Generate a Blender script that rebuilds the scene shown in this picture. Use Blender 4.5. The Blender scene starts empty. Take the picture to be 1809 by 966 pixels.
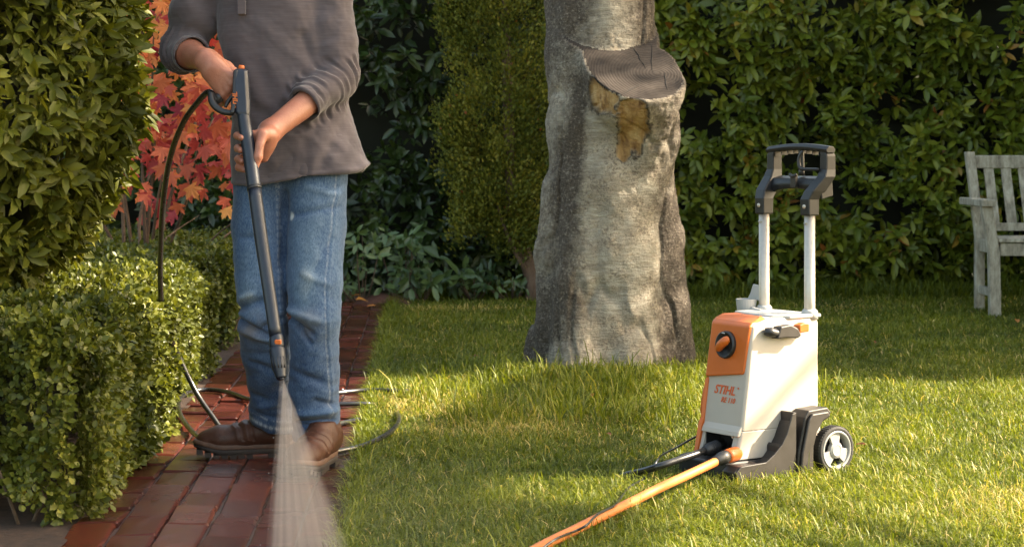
import bpy, bmesh, math, random
import numpy as np
from mathutils import Vector, Matrix
random.seed(5)
RNG = np.random.default_rng(11)
R = math.radians
F = 3500.0; CX = 904.5; HY = 270.0; CAMH = 0.9
SC = bpy.context.scene
COL = SC.collection
PI = math.pi

# ------------------------------------------------------------------ camera, sky, sun, exposure
cam_d = bpy.data.cameras.new('camera'); cam = bpy.data.objects.new('camera', cam_d); COL.objects.link(cam)
cam.location = (0, 0, CAMH); cam.rotation_euler = (R(90), 0, 0)
cam_d.sensor_width = 36; cam_d.lens = 36 * F / 1809
cam_d.shift_y = -(483 - HY) / 1809
cam_d.clip_start = 0.05; cam_d.clip_end = 400
cam_d.dof.use_dof = True; cam_d.dof.focus_distance = 5.55; cam_d.dof.aperture_fstop = 11.0
SC.camera = cam
SUN_AZ = R(6); SUN_EL = R(36)            # azimuth measured from +X towards +Y
L = np.array([math.cos(SUN_EL) * math.cos(SUN_AZ), math.cos(SUN_EL) * math.sin(SUN_AZ), math.sin(SUN_EL)])
w = bpy.data.worlds.new('World'); SC.world = w; w.use_nodes = True
nt = w.node_tree; bg = nt.nodes['Background']
sky = nt.nodes.new('ShaderNodeTexSky'); sky.sky_type = 'NISHITA'; sky.sun_disc = False
sky.sun_elevation = SUN_EL; sky.sun_rotation = PI / 2 - SUN_AZ
sky.air_density = 1.0; sky.dust_density = 3.0; sky.ozone_density = 0.6
wm = nt.nodes.new('ShaderNodeMix'); wm.data_type = 'RGBA'; wm.blend_type = 'MULTIPLY'; wm.inputs[0].default_value = 1.0
nt.links.new(sky.outputs[0], wm.inputs[6]); wm.inputs[7].default_value = (1.12, 1.0, 0.76, 1)
nt.links.new(wm.outputs[2], bg.inputs[0]); bg.inputs[1].default_value = 0.14
sl = bpy.data.lights.new('sun', 'SUN'); so = bpy.data.objects.new('sun', sl); COL.objects.link(so)
sl.energy = 5.0; sl.angle = R(0.6); sl.color = (1.0, 0.86, 0.66)
so.rotation_euler = Vector(L).to_track_quat('Z', 'Y').to_euler(); so.location = (6, 2, 6)
SC.view_settings.view_transform = 'Standard'; SC.view_settings.look = 'None'
SC.view_settings.exposure = 2.25; SC.view_settings.gamma = 1.0
SC.cycles.max_bounces = 6; SC.cycles.transparent_max_bounces = 8

# ------------------------------------------------------------------ helpers
def P(px, py, Y):
    return Vector(((px - CX) * Y / F, Y, CAMH - (py - HY) * Y / F))
def G(px, py, z=0.0):
    Y = F * (CAMH - z) / (py - HY)
    return Vector(((px - CX) * Y / F, Y, z))
def tag(o, label=None, cat=None, group=None, kind=None):
    if label: o['label'] = label
    if cat: o['category'] = cat
    if group: o['group'] = group
    if kind: o['kind'] = kind
    return o
def empty(name, loc=(0, 0, 0), rz=0.0, **k):
    o = bpy.data.objects.new(name, None); COL.objects.link(o)
    o.location = loc; o.rotation_euler = (0, 0, rz); o.empty_display_size = 0.1
    return tag(o, **k)
def link(name, me, mat, parent=None, smooth=True):
    o = bpy.data.objects.new(name, me); COL.objects.link(o)
    if mat is not None:
        for m in (mat if isinstance(mat, (list, tuple)) else [mat]): me.materials.append(m)
    if parent is not None: o.parent = parent
    me.polygons.foreach_set('use_smooth', [smooth] * len(me.polygons))
    return o
def np_mesh(name, V, Fc, mat, parent=None, smooth=True, attrs=None, matidx=None):
    """V (n,3); Fc (m,k) with k=3 or 4"""
    V = np.asarray(V, np.float32); Fc = np.asarray(Fc, np.int32)
    me = bpy.data.meshes.new(name)
    n, k = Fc.shape
    me.vertices.add(len(V)); me.vertices.foreach_set('co', V.ravel())
    me.loops.add(n * k); me.loops.foreach_set('vertex_index', Fc.ravel())
    me.polygons.add(n); me.polygons.foreach_set('loop_start', np.arange(0, n * k, k, dtype=np.int32))
    me.update(calc_edges=True)
    if attrs:
        for an, av in attrs.items():
            a = me.attributes.new(an, 'FLOAT', 'POINT'); a.data.foreach_set('value', np.asarray(av, np.float32))
    o = link(name, me, mat, parent, smooth)
    if matidx is not None: me.polygons.foreach_set('material_index', matidx.astype(np.int32))
    return o
class MB:
    def __init__(s): s.v = []; s.f = []
    def add(s, vs, fs):
        b = len(s.v); s.v += [tuple(v) for v in vs]; s.f += [tuple(i + b for i in f) for f in fs]
    def box(s, a, b, M=None):
        x0, y0, z0 = a; x1, y1, z1 = b
        vs = [Vector(p) for p in [(x0,y0,z0),(x1,y0,z0),(x1,y1,z0),(x0,y1,z0),(x0,y0,z1),(x1,y0,z1),(x1,y1,z1),(x0,y1,z1)]]
        if M is not None: vs = [M @ v for v in vs]
        s.add(vs, [(0,3,2,1),(4,5,6,7),(0,1,5,4),(1,2,6,5),(2,3,7,6),(3,0,4,7)])
    def prism(s, prof, a, b, axis='x'):
        n = len(prof)
        def mk(p, t): return (t, p[0], p[1]) if axis == 'x' else ((p[0], t, p[1]) if axis == 'y' else (p[0], p[1], t))
        vs = [mk(p, a) for p in prof] + [mk(p, b) for p in prof]
        s.add(vs, [tuple(range(n))[::-1], tuple(range(n, 2 * n))] + [(i, (i + 1) % n, n + (i + 1) % n, n + i) for i in range(n)])
    def rings(s, rings, cap=True, closed=True):
        n = len(rings[0]); vs = [p for r in rings for p in r]; fs = []
        for j in range(len(rings) - 1):
            for i in range(n):
                fs.append((j*n+i, j*n+(i+1) % n, (j+1)*n+(i+1) % n, (j+1)*n+i))
        if cap: fs += [tuple(range(n))[::-1], tuple(range((len(rings)-1)*n, len(rings)*n))]
        s.add(vs, fs)
    def tube(s, pts, rad, n=12, sub=6, cap=True):
        pts = [Vector(p) for p in pts]
        rr = rad if isinstance(rad, (list, tuple)) else [rad] * len(pts)
        if sub > 1 and len(pts) > 2:
            o = []; orr = []
            for i in range(len(pts) - 1):
                p0 = pts[max(i-1, 0)]; p1 = pts[i]; p2 = pts[i+1]; p3 = pts[min(i+2, len(pts)-1)]
                for j in range(sub):
                    t = j / sub
                    o.append(0.5 * ((2*p1) + (p2-p0)*t + (2*p0-5*p1+4*p2-p3)*t*t + (3*p1-p0-3*p2+p3)*t**3))
                    orr.append(rr[i] + (rr[i+1]-rr[i])*t)
            o.append(pts[-1]); orr.append(rr[-1]); pts, rr = o, orr
        rings = []; up = Vector((0.13, 0.21, 1)).normalized(); x = None
        for i, p in enumerate(pts):
            d = (pts[min(i+1, len(pts)-1)] - pts[max(i-1, 0)]).normalized()
            if x is None:
                x = d.cross(up)
                if x.length < 1e-3: x = d.cross(Vector((1, 0, 0)))
            x = (x - d * x.dot(d)).normalized(); y = d.cross(x)
            rings.append([p + (x*math.cos(2*PI*k/n) + y*math.sin(2*PI*k/n))*rr[i] for k in range(n)])
        s.rings(rings, cap)
    def lathe(s, prof, M, n=32, a0=0, a1=2*PI):
        """prof list of (r, h) around local z of matrix M (closed ring)"""
        rings = []
        for k in range(n):
            a = 2*PI*k/n
            rings.append([M @ Vector((r*math.cos(a), r*math.sin(a), h)) for r, h in prof])
        m = len(prof); vs = [p for r in rings for p in r]; fs = []
        for k in range(n):
            for i in range(m - 1):
                fs.append((k*m+i, ((k+1) % n)*m+i, ((k+1) % n)*m+i+1, k*m+i+1))
        s.add(vs, fs)
    def obj(s, name, mat, parent=None, smooth=False, bevel=0.0, seg=2):
        me = bpy.data.meshes.new(name); me.from_pydata(s.v, [], s.f); me.validate(); bm_ = bmesh.new(); bm_.from_mesh(me); bmesh.ops.recalc_face_normals(bm_, faces=bm_.faces); bm_.to_mesh(me); bm_.free(); me.update()
        o = link(name, me, mat, parent, smooth)
        if bevel:
            b = o.modifiers.new('bevel', 'BEVEL'); b.width = bevel; b.segments = seg; b.limit_method = 'ANGLE'; b.angle_limit = R(25)
        return o
def axis_matrix(c, d):
    d = Vector(d).normalized()
    return Matrix.Translation(Vector(c)) @ d.to_track_quat('Z', 'Y').to_matrix().to_4x4()

# value noise (numpy)
def _h(ix, iy, iz, s):
    n = (ix * 374761393 + iy * 668265263 + iz * 2147483647 + s * 1274126177) & 0xffffffff
    n = ((n ^ (n >> 13)) * 1274126177) & 0xffffffff
    n = ((n ^ (n >> 16)) * 2246822519) & 0xffffffff
    return ((n ^ (n >> 15)) & 0xffffff) / float(0xffffff)
def vnoise(p, s=0):
    p = np.asarray(p, np.float64); i = np.floor(p).astype(np.int64); f = p - i; f = f*f*(3-2*f)
    out = 0
    for dx in (0, 1):
        for dy in (0, 1):
            for dz in (0, 1):
                wt = (f[..., 0] if dx else 1-f[..., 0])*(f[..., 1] if dy else 1-f[..., 1])*(f[..., 2] if dz else 1-f[..., 2])
                out = out + wt * _h(i[..., 0]+dx, i[..., 1]+dy, i[..., 2]+dz, s)
    return out * 2 - 1
def fbm(p, s=0, o=3):
    p = np.asarray(p, np.float64); r = 0; a = 1.0; t = 0
    for k in range(o):
        r = r + a * vnoise(p, s + k * 17); t += a; p = p * 2.03; a *= 0.5
    return r / t
def sstep(a, b, x):
    t = np.clip((x - a) / (b - a), 0, 1); return t*t*(3-2*t)

# signed-distance modelling on a grid, surface nets
class Field:
    def __init__(s, lo, hi, h):
        s.lo = np.array(lo, float); s.h = h; s.n = np.ceil((np.array(hi) - s.lo) / h).astype(int) + 1
        s.f = np.full(tuple(s.n), 0.25, np.float32)
    def _sub(s, lo, hi):
        a = np.clip(np.floor((np.array(lo) - s.lo) / s.h).astype(int), 0, s.n); b = np.clip(np.ceil((np.array(hi) - s.lo) / s.h).astype(int) + 1, 0, s.n)
        sl_ = tuple(slice(a[i], b[i]) for i in range(3))
        g = [s.lo[i] + s.h * np.arange(a[i], b[i]) for i in range(3)]
        return sl_, g[0][:, None, None], g[1][None, :, None], g[2][None, None, :]
    def cone(s, a, b, ra, rb, k=0.02, sc=(1, 1, 1), op='add'):
        """capsule with varying radius; sc divides the section (sc>1 wider on that axis)"""
        a = np.array(a, float); b = np.array(b, float); m = max(ra, rb) * max(sc) + k + 3 * s.h + 0.012
        sl_, X, Y, Z = s._sub(np.minimum(a, b) - m, np.maximum(a, b) + m)
        sc = np.array(sc, float); A = a / sc; B = b / sc; d = B - A; dd = max((d*d).sum(), 1e-9)
        x = X/sc[0]; y = Y/sc[1]; z = Z/sc[2]
        t = np.clip(((x-A[0])*d[0] + (y-A[1])*d[1] + (z-A[2])*d[2]) / dd, 0, 1)
        D = np.sqrt((x-A[0]-t*d[0])**2 + (y-A[1]-t*d[1])**2 + (z-A[2]-t*d[2])**2) - (ra + (rb-ra)*t)
        D = D * min(sc) if min(sc) < 1 else D
        s.comb(sl_, D, k, op)
    def chain(s, pts, rad, k=0.02, sc=(1, 1, 1)):
        for i in range(len(pts)-1): s.cone(pts[i], pts[i+1], rad[i], rad[i+1], k, sc)
    def comb(s, sl_, D, k, op='add'):
        f = s.f[sl_]
        if f.size == 0: return
        if op == 'add':
            hh = np.maximum(k - np.abs(f - D), 0) / k; s.f[sl_] = np.minimum(f, D) - hh*hh*k*0.25
        else:
            D = -D; hh = np.maximum(k - np.abs(f - D), 0) / k; s.f[sl_] = np.maximum(f, D) + hh*hh*k*0.25
    def plane(s, p, n, k=0.004):          # remove everything on the +n side
        sl_, X, Y, Z = s._sub(s.lo, s.lo + s.h * s.n)
        n = np.array(n, float); n /= np.linalg.norm(n)
        D = (X-p[0])*n[0] + (Y-p[1])*n[1] + (Z-p[2])*n[2]
        f = s.f; hh = np.maximum(k - np.abs(f - D), 0) / k; s.f = (np.maximum(f, D) + hh*hh*k*0.25).astype(np.float32)
    def mesh(s):
        f = s.f; ins = f < 0; n = f.shape
        c = np.zeros((n[0]-1, n[1]-1, n[2]-1), np.int8)
        for dx in (0, 1):
            for dy in (0, 1):
                for dz in (0, 1): c += ins[dx:n[0]-1+dx, dy:n[1]-1+dy, dz:n[2]-1+dz]
        act = np.argwhere((c > 0) & (c < 8)); idx = np.full(c.shape, -1, np.int32); idx[tuple(act.T)] = np.arange(len(act))
        acc = np.zeros((len(act), 3)); cnt = np.zeros(len(act))
        cor = [(i, j, k) for i in (0, 1) for j in (0, 1) for k in (0, 1)]
        for a in cor:
            for ax in range(3):
                if a[ax]: continue
                b = list(a); b[ax] = 1
                fa = f[tuple((act + a).T)]; fb = f[tuple((act + b).T)]
                m = (fa < 0) != (fb < 0); t = np.where(m, fa / np.where(m, fa - fb, 1), 0)
                q = np.zeros((len(act), 3)) + a; q[:, ax] += t
                acc[m] += q[m]; cnt[m] += 1
        V = s.lo + s.h * (act + acc / cnt[:, None])
        Q = []
        for ax in range(3):
            o1, o2 = [(1, 2), (2, 0), (0, 1)][ax]
            a = [slice(1, -1)] * 3; a[ax] = slice(0, n[ax]-1); b = list(a); b[ax] = slice(1, n[ax])
            A = ins[tuple(a)]; B = ins[tuple(b)]
            e = np.argwhere(A != B)
            if len(e) == 0: continue
            flip = A[tuple(e.T)]
            base = e.copy(); base[:, o1] += 1; base[:, o2] += 1
            def cell(d1, d2):
                q = base.copy(); q[:, o1] += d1; q[:, o2] += d2; return idx[tuple(q.T)]
            q = np.stack([cell(-1, -1), cell(0, -1), cell(0, 0), cell(-1, 0)], 1)
            q[~flip] = q[~flip][:, ::-1]; Q.append(q)
        return V, np.concatenate(Q)
def vnormals(V, Q):
    fn = np.cross(V[Q[:, 2]] - V[Q[:, 0]], V[Q[:, 3]] - V[Q[:, 1]]) if Q.shape[1] == 4 else np.cross(V[Q[:, 1]] - V[Q[:, 0]], V[Q[:, 2]] - V[Q[:, 0]])
    N = np.zeros_like(V)
    for k in range(Q.shape[1]): np.add.at(N, Q[:, k], fn)
    return N / np.maximum(np.linalg.norm(N, axis=1, keepdims=True), 1e-9)
def relax(V, Q, it=2, lam=0.5):
    for _ in range(it):
        S = np.zeros_like(V); c = np.zeros(len(V))
        for k in range(4):
            np.add.at(S, Q[:, k], V[Q[:, (k+1) % 4]]); np.add.at(c, Q[:, k], 1)
            np.add.at(S, Q[:, (k+1) % 4], V[Q[:, k]]); np.add.at(c, Q[:, (k+1) % 4], 1)
        V = V + lam * (S / c[:, None] - V)
    return V

# ------------------------------------------------------------------ materials
def mat(name):
    m = bpy.data.materials.new(name); m.use_nodes = True; return m, m.node_tree, m.node_tree.nodes['Principled BSDF']
def N_(t, kind, **k):
    n = t.nodes.new(kind)
    for a, b in k.items():
        if a in n.inputs: n.inputs[a].default_value = b
        else: setattr(n, a, b)
    return n
def ramp(t, fac, stops):
    r = t.nodes.new('ShaderNodeValToRGB'); e = r.color_ramp.elements
    while len(e) < len(stops): e.new(0.5)
    for i, (p, c) in enumerate(stops): e[i].position = p; e[i].color = (c[0], c[1], c[2], 1)
    if fac is not None: t.links.new(fac, r.inputs[0])
    return r.outputs[0]
def noise(t, scale, detail=4, rough=0.55, vec=None, sc3=None):
    n = N_(t, 'ShaderNodeTexNoise', Scale=scale, Detail=detail, Roughness=rough)
    tc = t.nodes.new('ShaderNodeTexCoord'); v = vec or tc.outputs['Object']
    if sc3:
        m = t.nodes.new('ShaderNodeMapping'); m.inputs['Scale'].default_value = sc3; t.links.new(v, m.inputs[0]); v = m.outputs[0]
    t.links.new(v, n.inputs['Vector']); return n.outputs['Fac']
def bump(t, bs, h, strength=0.3, dist=0.005):
    b = N_(t, 'ShaderNodeBump', Strength=strength, Distance=dist); t.links.new(h, b.inputs['Height'])
    t.links.new(b.outputs[0], bs.inputs['Normal']); return b
def mix(t, fac, a, b, mode='MIX'):
    m = t.nodes.new('ShaderNodeMix'); m.data_type = 'RGBA'; m.blend_type = mode
    if isinstance(fac, (int, float)): m.inputs[0].default_value = fac
    else: t.links.new(fac, m.inputs[0])
    for i, v in ((6, a), (7, b)):
        if isinstance(v, tuple): m.inputs[i].default_value = (*v[:3], 1)
        else: t.links.new(v, m.inputs[i])
    return m.outputs[2]
def attr(t, name):
    a = t.nodes.new('ShaderNodeAttribute'); a.attribute_name = name; return a.outputs['Fac']
def plain(name, col, rough=0.5, metal=0.0, nscale=60, var=0.12, bs=0.08, coat=0.0):
    m, t, b = mat(name)
    n = noise(t, nscale, 5); d = tuple(c * (1 - var) for c in col); l = tuple(min(c * (1 + var), 1) for c in col)
    t.links.new(ramp(t, n, [(0.3, d), (0.7, l)]), b.inputs['Base Color'])
    b.inputs['Roughness'].default_value = rough; b.inputs['Metallic'].default_value = metal
    n2 = noise(t, nscale * 6, 3); r = t.nodes.new('ShaderNodeMapRange')
    r.inputs[3].default_value = rough * 0.8; r.inputs[4].default_value = min(1, rough * 1.25); t.links.new(n, r.inputs[0]); t.links.new(r.outputs[0], b.inputs['Roughness'])
    if coat: b.inputs['Coat Weight'].default_value = coat
    bump(t, b, n2, bs, 0.002); return m
def leafmat(name, stops, rough=0.4, trans=0.3, spec=0.5, tcol=(1.15, 1.1, 0.5)):
    m, t, b = mat(name)
    c = ramp(t, attr(t, 'rnd'), stops)
    t.links.new(c, b.inputs['Base Color']); b.inputs['Roughness'].default_value = rough
    b.inputs['Specular IOR Level'].default_value = spec
    tr = t.nodes.new('ShaderNodeBsdfTranslucent'); t.links.new(mix(t, 1.0, c, tcol, 'MULTIPLY'), tr.inputs[0])
    ms = t.nodes.new('ShaderNodeMixShader'); ms.inputs[0].default_value = trans
    t.links.new(b.outputs[0], ms.inputs[1]); t.links.new(tr.outputs[0], ms.inputs[2])
    t.links.new(ms.outputs[0], t.nodes['Material Output'].inputs[0]); return m

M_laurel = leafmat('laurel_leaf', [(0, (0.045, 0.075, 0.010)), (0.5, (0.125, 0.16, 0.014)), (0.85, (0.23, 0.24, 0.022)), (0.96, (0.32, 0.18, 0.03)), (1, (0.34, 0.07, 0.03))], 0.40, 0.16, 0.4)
M_laurel_shaded = leafmat('shaded_laurel_leaf', [(0, (0.012, 0.028, 0.006)), (0.6, (0.035, 0.06, 0.010)), (1, (0.08, 0.11, 0.02))], 0.36, 0.12, 0.55)  # darker copy of the laurel leaf, the hedge's shade put into its colour
M_box = leafmat('box_leaf', [(0, (0.03, 0.04, 0.005)), (0.5, (0.085, 0.10, 0.013)), (0.85, (0.17, 0.18, 0.025)), (1, (0.34, 0.31, 0.08))], 0.42, 0.33, 0.35)
M_shrub = leafmat('shrub_leaf', [(0, (0.045, 0.055, 0.006)), (0.5, (0.11, 0.12, 0.012)), (0.9, (0.19, 0.18, 0.02)), (1, (0.28, 0.22, 0.03))], 0.48, 0.3, 0.28)
M_conifer = leafmat('conifer_leaf', [(0, (0.05, 0.07, 0.008)), (0.6, (0.14, 0.15, 0.016)), (0.97, (0.24, 0.21, 0.025)), (1, (0.28, 0.09, 0.03))], 0.6, 0.2, 0.3)
M_maple = leafmat('maple_leaf', [(0, (0.26, 0.02, 0.035)), (0.3, (0.48, 0.07, 0.06)), (0.6, (0.56, 0.16, 0.06)), (1, (0.62, 0.28, 0.07))], 0.5, 0.4, 0.35, (1.2, 0.9, 0.8))
M_broad = leafmat('broad_leaf', [(0, (0.04, 0.08, 0.03)), (1, (0.13, 0.19, 0.06))], 0.35, 0.2, 0.6)
M_grass = leafmat('grass_blade', [(0, (0.055, 0.078, 0.008)), (0.45, (0.135, 0.165, 0.012)), (0.8, (0.24, 0.25, 0.024)), (0.88, (0.42, 0.34, 0.09)), (1, (0.58, 0.44, 0.2))], 0.5, 0.38, 0.35, (1.2, 1.2, 0.5))
M_litter = leafmat('dry_leaf', [(0, (0.16, 0.05, 0.02)), (0.5, (0.30, 0.11, 0.03)), (1, (0.5, 0.22, 0.05))], 0.6, 0.2, 0.3)
M_core = plain('hedge_shade_core', (0.010, 0.012, 0.005), 0.95, nscale=12)  # near-black filler colour standing in for the shade inside the foliage
M_twig = plain('twig_bark', (0.10, 0.065, 0.04), 0.85, nscale=80, var=0.4)

def trunk_mat(name, a, b, c):
    m, t, bs = mat(name)
    n = noise(t, 9, 8, 0.65, sc3=(1, 1, 0.35)); t.links.new(ramp(t, n, [(0.3, a), (0.5, b), (0.7, c)]), bs.inputs['Base Color'])
    bs.inputs['Roughness'].default_value = 0.9; bump(t, bs, noise(t, 40, 8, 0.7, sc3=(1, 1, 0.25)), 0.9, 0.02); return m
M_bark_brown = trunk_mat('brown_bark', (0.05, 0.03, 0.02), (0.13, 0.08, 0.05), (0.2, 0.13, 0.09))

# ------------------------------------------------------------------ layout of ground
def path_l(Y): return -1.040 - 0.0459 * (Y - 4.526)
def path_r(Y): return -0.387 - 0.0459 * (Y - 4.526)
TREE = (0.40, 8.15)
def gz(X, Y):
    r2 = ((X - TREE[0] - 0.03) / 0.62) ** 2 + ((Y - TREE[1] + 0.1) / 0.62) ** 2
    und = 0.008 * (fbm(np.stack([X * 1.3, Y * 1.3, X * 0], -1), 5, 2))
    e = sstep(0.0, 0.25, X - path_r(Y))
    return (0.018 * np.exp(-r2 ** 1.5 * 0.8) + und) * e - 0.004
# ground sheet
xs = np.concatenate([np.linspace(-120, -4, 12), np.arange(-3.9, 5.5, 0.1), np.linspace(5.6, 120, 12)])
ys = np.concatenate([np.linspace(-60, 2.5, 8), np.arange(2.6, 14.0, 0.1), np.linspace(14.2, 200, 12)])
XX, YY = np.meshgrid(xs, ys, indexing='ij'); ZZ = gz(XX, YY)
ii = np.arange(XX.size).reshape(XX.shape)
q = np.stack([ii[:-1, :-1], ii[1:, :-1], ii[1:, 1:], ii[:-1, 1:]], -1).reshape(-1, 4)
m, t, b = mat('soil_under_turf')
n1 = noise(t, 14, 8, 0.7); n2 = noise(t, 1.2, 3)
c = mix(t, n2, ramp(t, n1, [(0.3, (0.03, 0.035, 0.008)), (0.7, (0.08, 0.08, 0.02))]), ramp(t, n1, [(0.3, (0.045, 0.03, 0.015)), (0.7, (0.09, 0.07, 0.03))]))
t.links.new(c, b.inputs['Base Color']); b.inputs['Roughness'].default_value = 0.95; bump(t, b, noise(t, 60, 6, 0.7), 0.8, 0.02)
M_soil = m
g = np_mesh('ground', np.stack([XX, YY, ZZ], -1).reshape(-1, 3), q, M_soil); tag(g, kind='structure')

# mulch bed to the left of the path and under the hedges
m, t, b = mat('mulch_soil')
n1 = noise(t, 30, 9, 0.75)
t.links.new(ramp(t, n1, [(0.3, (0.018, 0.010, 0.007)), (0.6, (0.06, 0.032, 0.02)), (0.8, (0.14, 0.08, 0.05))]), b.inputs['Base Color'])
b.inputs['Roughness'].default_value = 0.9; bump(t, b, n1, 1.0, 0.02); M_mulch = m
V = []; Qf = []
ysm = np.arange(2.6, 14.0, 0.06)
for i, Y in enumerate(ysm):
    for j in range(60):
        X = path_l(Y) + 0.02 - 3.2 * (j / 59.0) ** 1.6; V.append((X, Y, 0))
V = np.array(V); V[:, 2] = 0.006 + 0.012 * (fbm(V * 9, 3, 4) * 0.5 + 0.5)
nn = len(ysm); I = np.arange(nn * 60).reshape(nn, 60)
q = np.stack([I[:-1, :-1], I[:-1, 1:], I[1:, 1:], I[1:, :-1]], -1).reshape(-1, 4)[:, ::-1]
tag(np_mesh('mulch_bed', V, q, M_mulch), kind='structure')

# brick path
m, t, b = mat('mortar_sand'); t.links.new(ramp(t, noise(t, 60, 8, 0.7), [(0.3, (0.035, 0.02, 0.015)), (0.7, (0.10, 0.06, 0.045))]), b.inputs['Base Color'])
b.inputs['Roughness'].default_value = 0.6; bump(t, b, noise(t, 150, 5), 0.7, 0.004); M_mortar = m
Yb = np.arange(2.6, 11.75, 0.3)
V = [(f(Y), Y, 0.004) for Y in Yb for f in (lambda y: path_l(y) - 0.01, lambda y: path_r(y) + 0.012)]
q = [(2*i, 2*i+1, 2*i+3, 2*i+2) for i in range(len(Yb)-1)]
bed = np_mesh('path_bed', V, q, M_mortar); tag(bed, kind='structure')
m, t, b = mat('wet_red_brick')
rn = attr(t, 'rnd'); n1 = noise(t, 38, 9, 0.75); n2 = noise(t, 3.2, 3); n3 = noise(t, 180, 4, 0.7)
base = ramp(t, rn, [(0, (0.024, 0.005, 0.004)), (0.35, (0.040, 0.006, 0.0045)), (0.7, (0.060, 0.009, 0.006)), (1, (0.085, 0.018, 0.009))])
base = mix(t, n1, mix(t, 0.55, base, (0.04, 0.018, 0.014)), mix(t, 0.10, base, (0.26, 0.09, 0.05)))
base = mix(t, ramp(t, n3, [(0.62, (0, 0, 0)), (0.72, (1, 1, 1))]), base, mix(t, 0.5, base, (0.02, 0.012, 0.01)))
t.links.new(base, b.inputs['Base Color'])
rr = ramp(t, n2, [(0.38, (0.10,)*3), (0.62, (0.30,)*3)]); t.links.new(rr, b.inputs['Roughness'])
b.inputs['Specular IOR Level'].default_value = 0.16; b.inputs['Coat Weight'].default_value = 0.03; b.inputs['Coat Roughness'].default_value = 0.12
mm = t.nodes.new('ShaderNodeMath'); mm.operation = 'ADD'; t.links.new(n1, mm.inputs[0]); t.links.new(noise(t, 16, 6, 0.6), mm.inputs[1])
bp = bump(t, b, mm.outputs[0], 0.38, 0.006); t.links.new(bp.outputs[0], b.inputs['Coat Normal']); M_brick = m
vs = []; fs = []; rv = []
ncol = 6; bw = 0.655 / ncol; bl = 0.225
for cidx in range(ncol):
    y = 2.7 - (cidx % 2) * bl / 2 + random.uniform(-0.02, 0.02)
    while y < 11.6:
        y0, y1 = y + 0.005, y + bl - 0.005 + random.uniform(-0.002, 0.002)
        x0, x1 = cidx * bw + 0.003, (cidx + 1) * bw - 0.003
        tz = 0.0145 + random.uniform(-0.003, 0.003); tx = random.uniform(-0.003, 0.003); ty = random.uniform(-0.006, 0.006)
        jx = random.uniform(-0.002, 0.002); rot = random.uniform(-0.012, 0.012)
        b0 = len(vs); ch = 0.006
        nx, ny = 4, 6
        us = [0, ch/(x1-x0), .35, .65, 1-ch/(x1-x0), 1]; vs_ = [0, ch/(y1-y0), .25, .5, .75, 1-ch/(y1-y0), 1]
        for vj, vv in enumerate(vs_):
            for ui, uu in enumerate(us):
                X = x0 + (x1-x0)*uu + jx; Yq = y0 + (y1-y0)*vv
                X += (Yq - (y0+y1)/2) * rot
                edge = ui in (0, 5) or vj in (0, 6)
                Z = tz + tx*(uu-.5)*2 + ty*(vv-.5)*2 - (0.006 if edge else 0) + (random.uniform(-0.0011, 0.0011) if not edge else random.uniform(-0.001, 0.001))
                if edge: X += random.uniform(-0.0012, 0.0012); Yq += random.uniform(-0.0012, 0.0012)
                vs.append((path_l(Yq) + X, Yq, max(Z, 0.006)))
        W_ = len(us)
        for vj in range(len(vs_)-1):
            for ui in range(W_-1):
                a = b0 + vj*W_ + ui; fs.append((a, a+1, a+1+W_, a+W_))
        # skirt
        loop = [b0+i for i in range(W_)] + [b0+W_*(j+1)-1 for j in range(1, len(vs_))] + [b0+W_*len(vs_)-1-i for i in range(1, W_)] + [b0+W_*j for j in range(len(vs_)-2, 0, -1)]
        s0 = len(vs)
        for l_ in loop: vs.append((vs[l_][0], vs[l_][1], -0.01))
        for i in range(len(loop)):
            j = (i+1) % len(loop); fs.append((loop[j], loop[i], s0+i, s0+j))
        r_ = random.random(); rv += [r_] * (len(vs) - b0)
        y += bl
tag(np_mesh('brick_path', np.array(vs), np.array(fs), M_brick, attrs={'rnd': rv}, smooth=False), kind='structure')

# ------------------------------------------------------------------ leaves toolbox
def T_long(wr=0.36, fold=0.10, droop=0.12):     # 8 verts, 8 tris
    V = [(0,0,0), (-wr*.8,.3,fold), (0,.3,0), (wr*.8,.3,fold), (-wr*.75,.68,fold*.6-droop*.4), (0,.68,-droop*.4), (wr*.75,.68,fold*.6-droop*.4), (0,1,-droop)]
    V = [(x*.62, y, z) for x, y, z in V]
    T = [(0,2,1),(0,3,2),(1,2,5),(1,5,4),(2,3,6),(2,6,5),(4,5,7),(5,6,7)]
    return np.array(V, float), np.array(T)
def T_small(wr=0.32):                            # 5 verts, 4 tris, cupped oval
    V = [(0,0,0), (-wr,.55,.08), (wr,.55,.08), (0,1,-.03), (0,.5,-.02)]
    return np.array(V, float), np.array([(0,4,1),(0,2,4),(1,4,3),(4,2,3)])
def T_maple():
    pts = []
    lobes = [(90, 1.0), (38, .86), (142, .86), (-12, .56), (192, .56)]
    for a, r in sorted(lobes, key=lambda q_: q_[0]):
        for da, rr_ in ((-22, .46), (-13, .76), (-10, .70), (0, 1.0), (10, .70), (13, .76)):
            pts.append((a + da, r * rr_))
    pts = sorted(pts, key=lambda p_: p_[0]) + [(250, .16), (290, .16)]
    V = [(0, .32, 0.0)] + [(.62*r*math.cos(R(a)), .32 + .62*r*math.sin(R(a)), -.10*r*r + 0.05*math.sin(a*.2)) for a, r in pts]
    n = len(pts); T = [(0, 1+i, 1+(i+1) % n) for i in range(n)]
    return np.array(V, float), np.array(T)
def T_round(w_=.33):
    V = [(0,0,0), (-w_*.8,.28,.05), (-w_,.6,.07), (0,1,-.02), (w_,.6,.07), (w_*.8,.28,.05), (0,.5,-.03)]
    return np.array(V, float), np.array([(6,1,0),(6,2,1),(6,3,2),(6,4,3),(6,5,4),(6,0,5)])
TL, TS, TM, TR_ = T_long(), T_small(), T_maple(), T_round()
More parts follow.
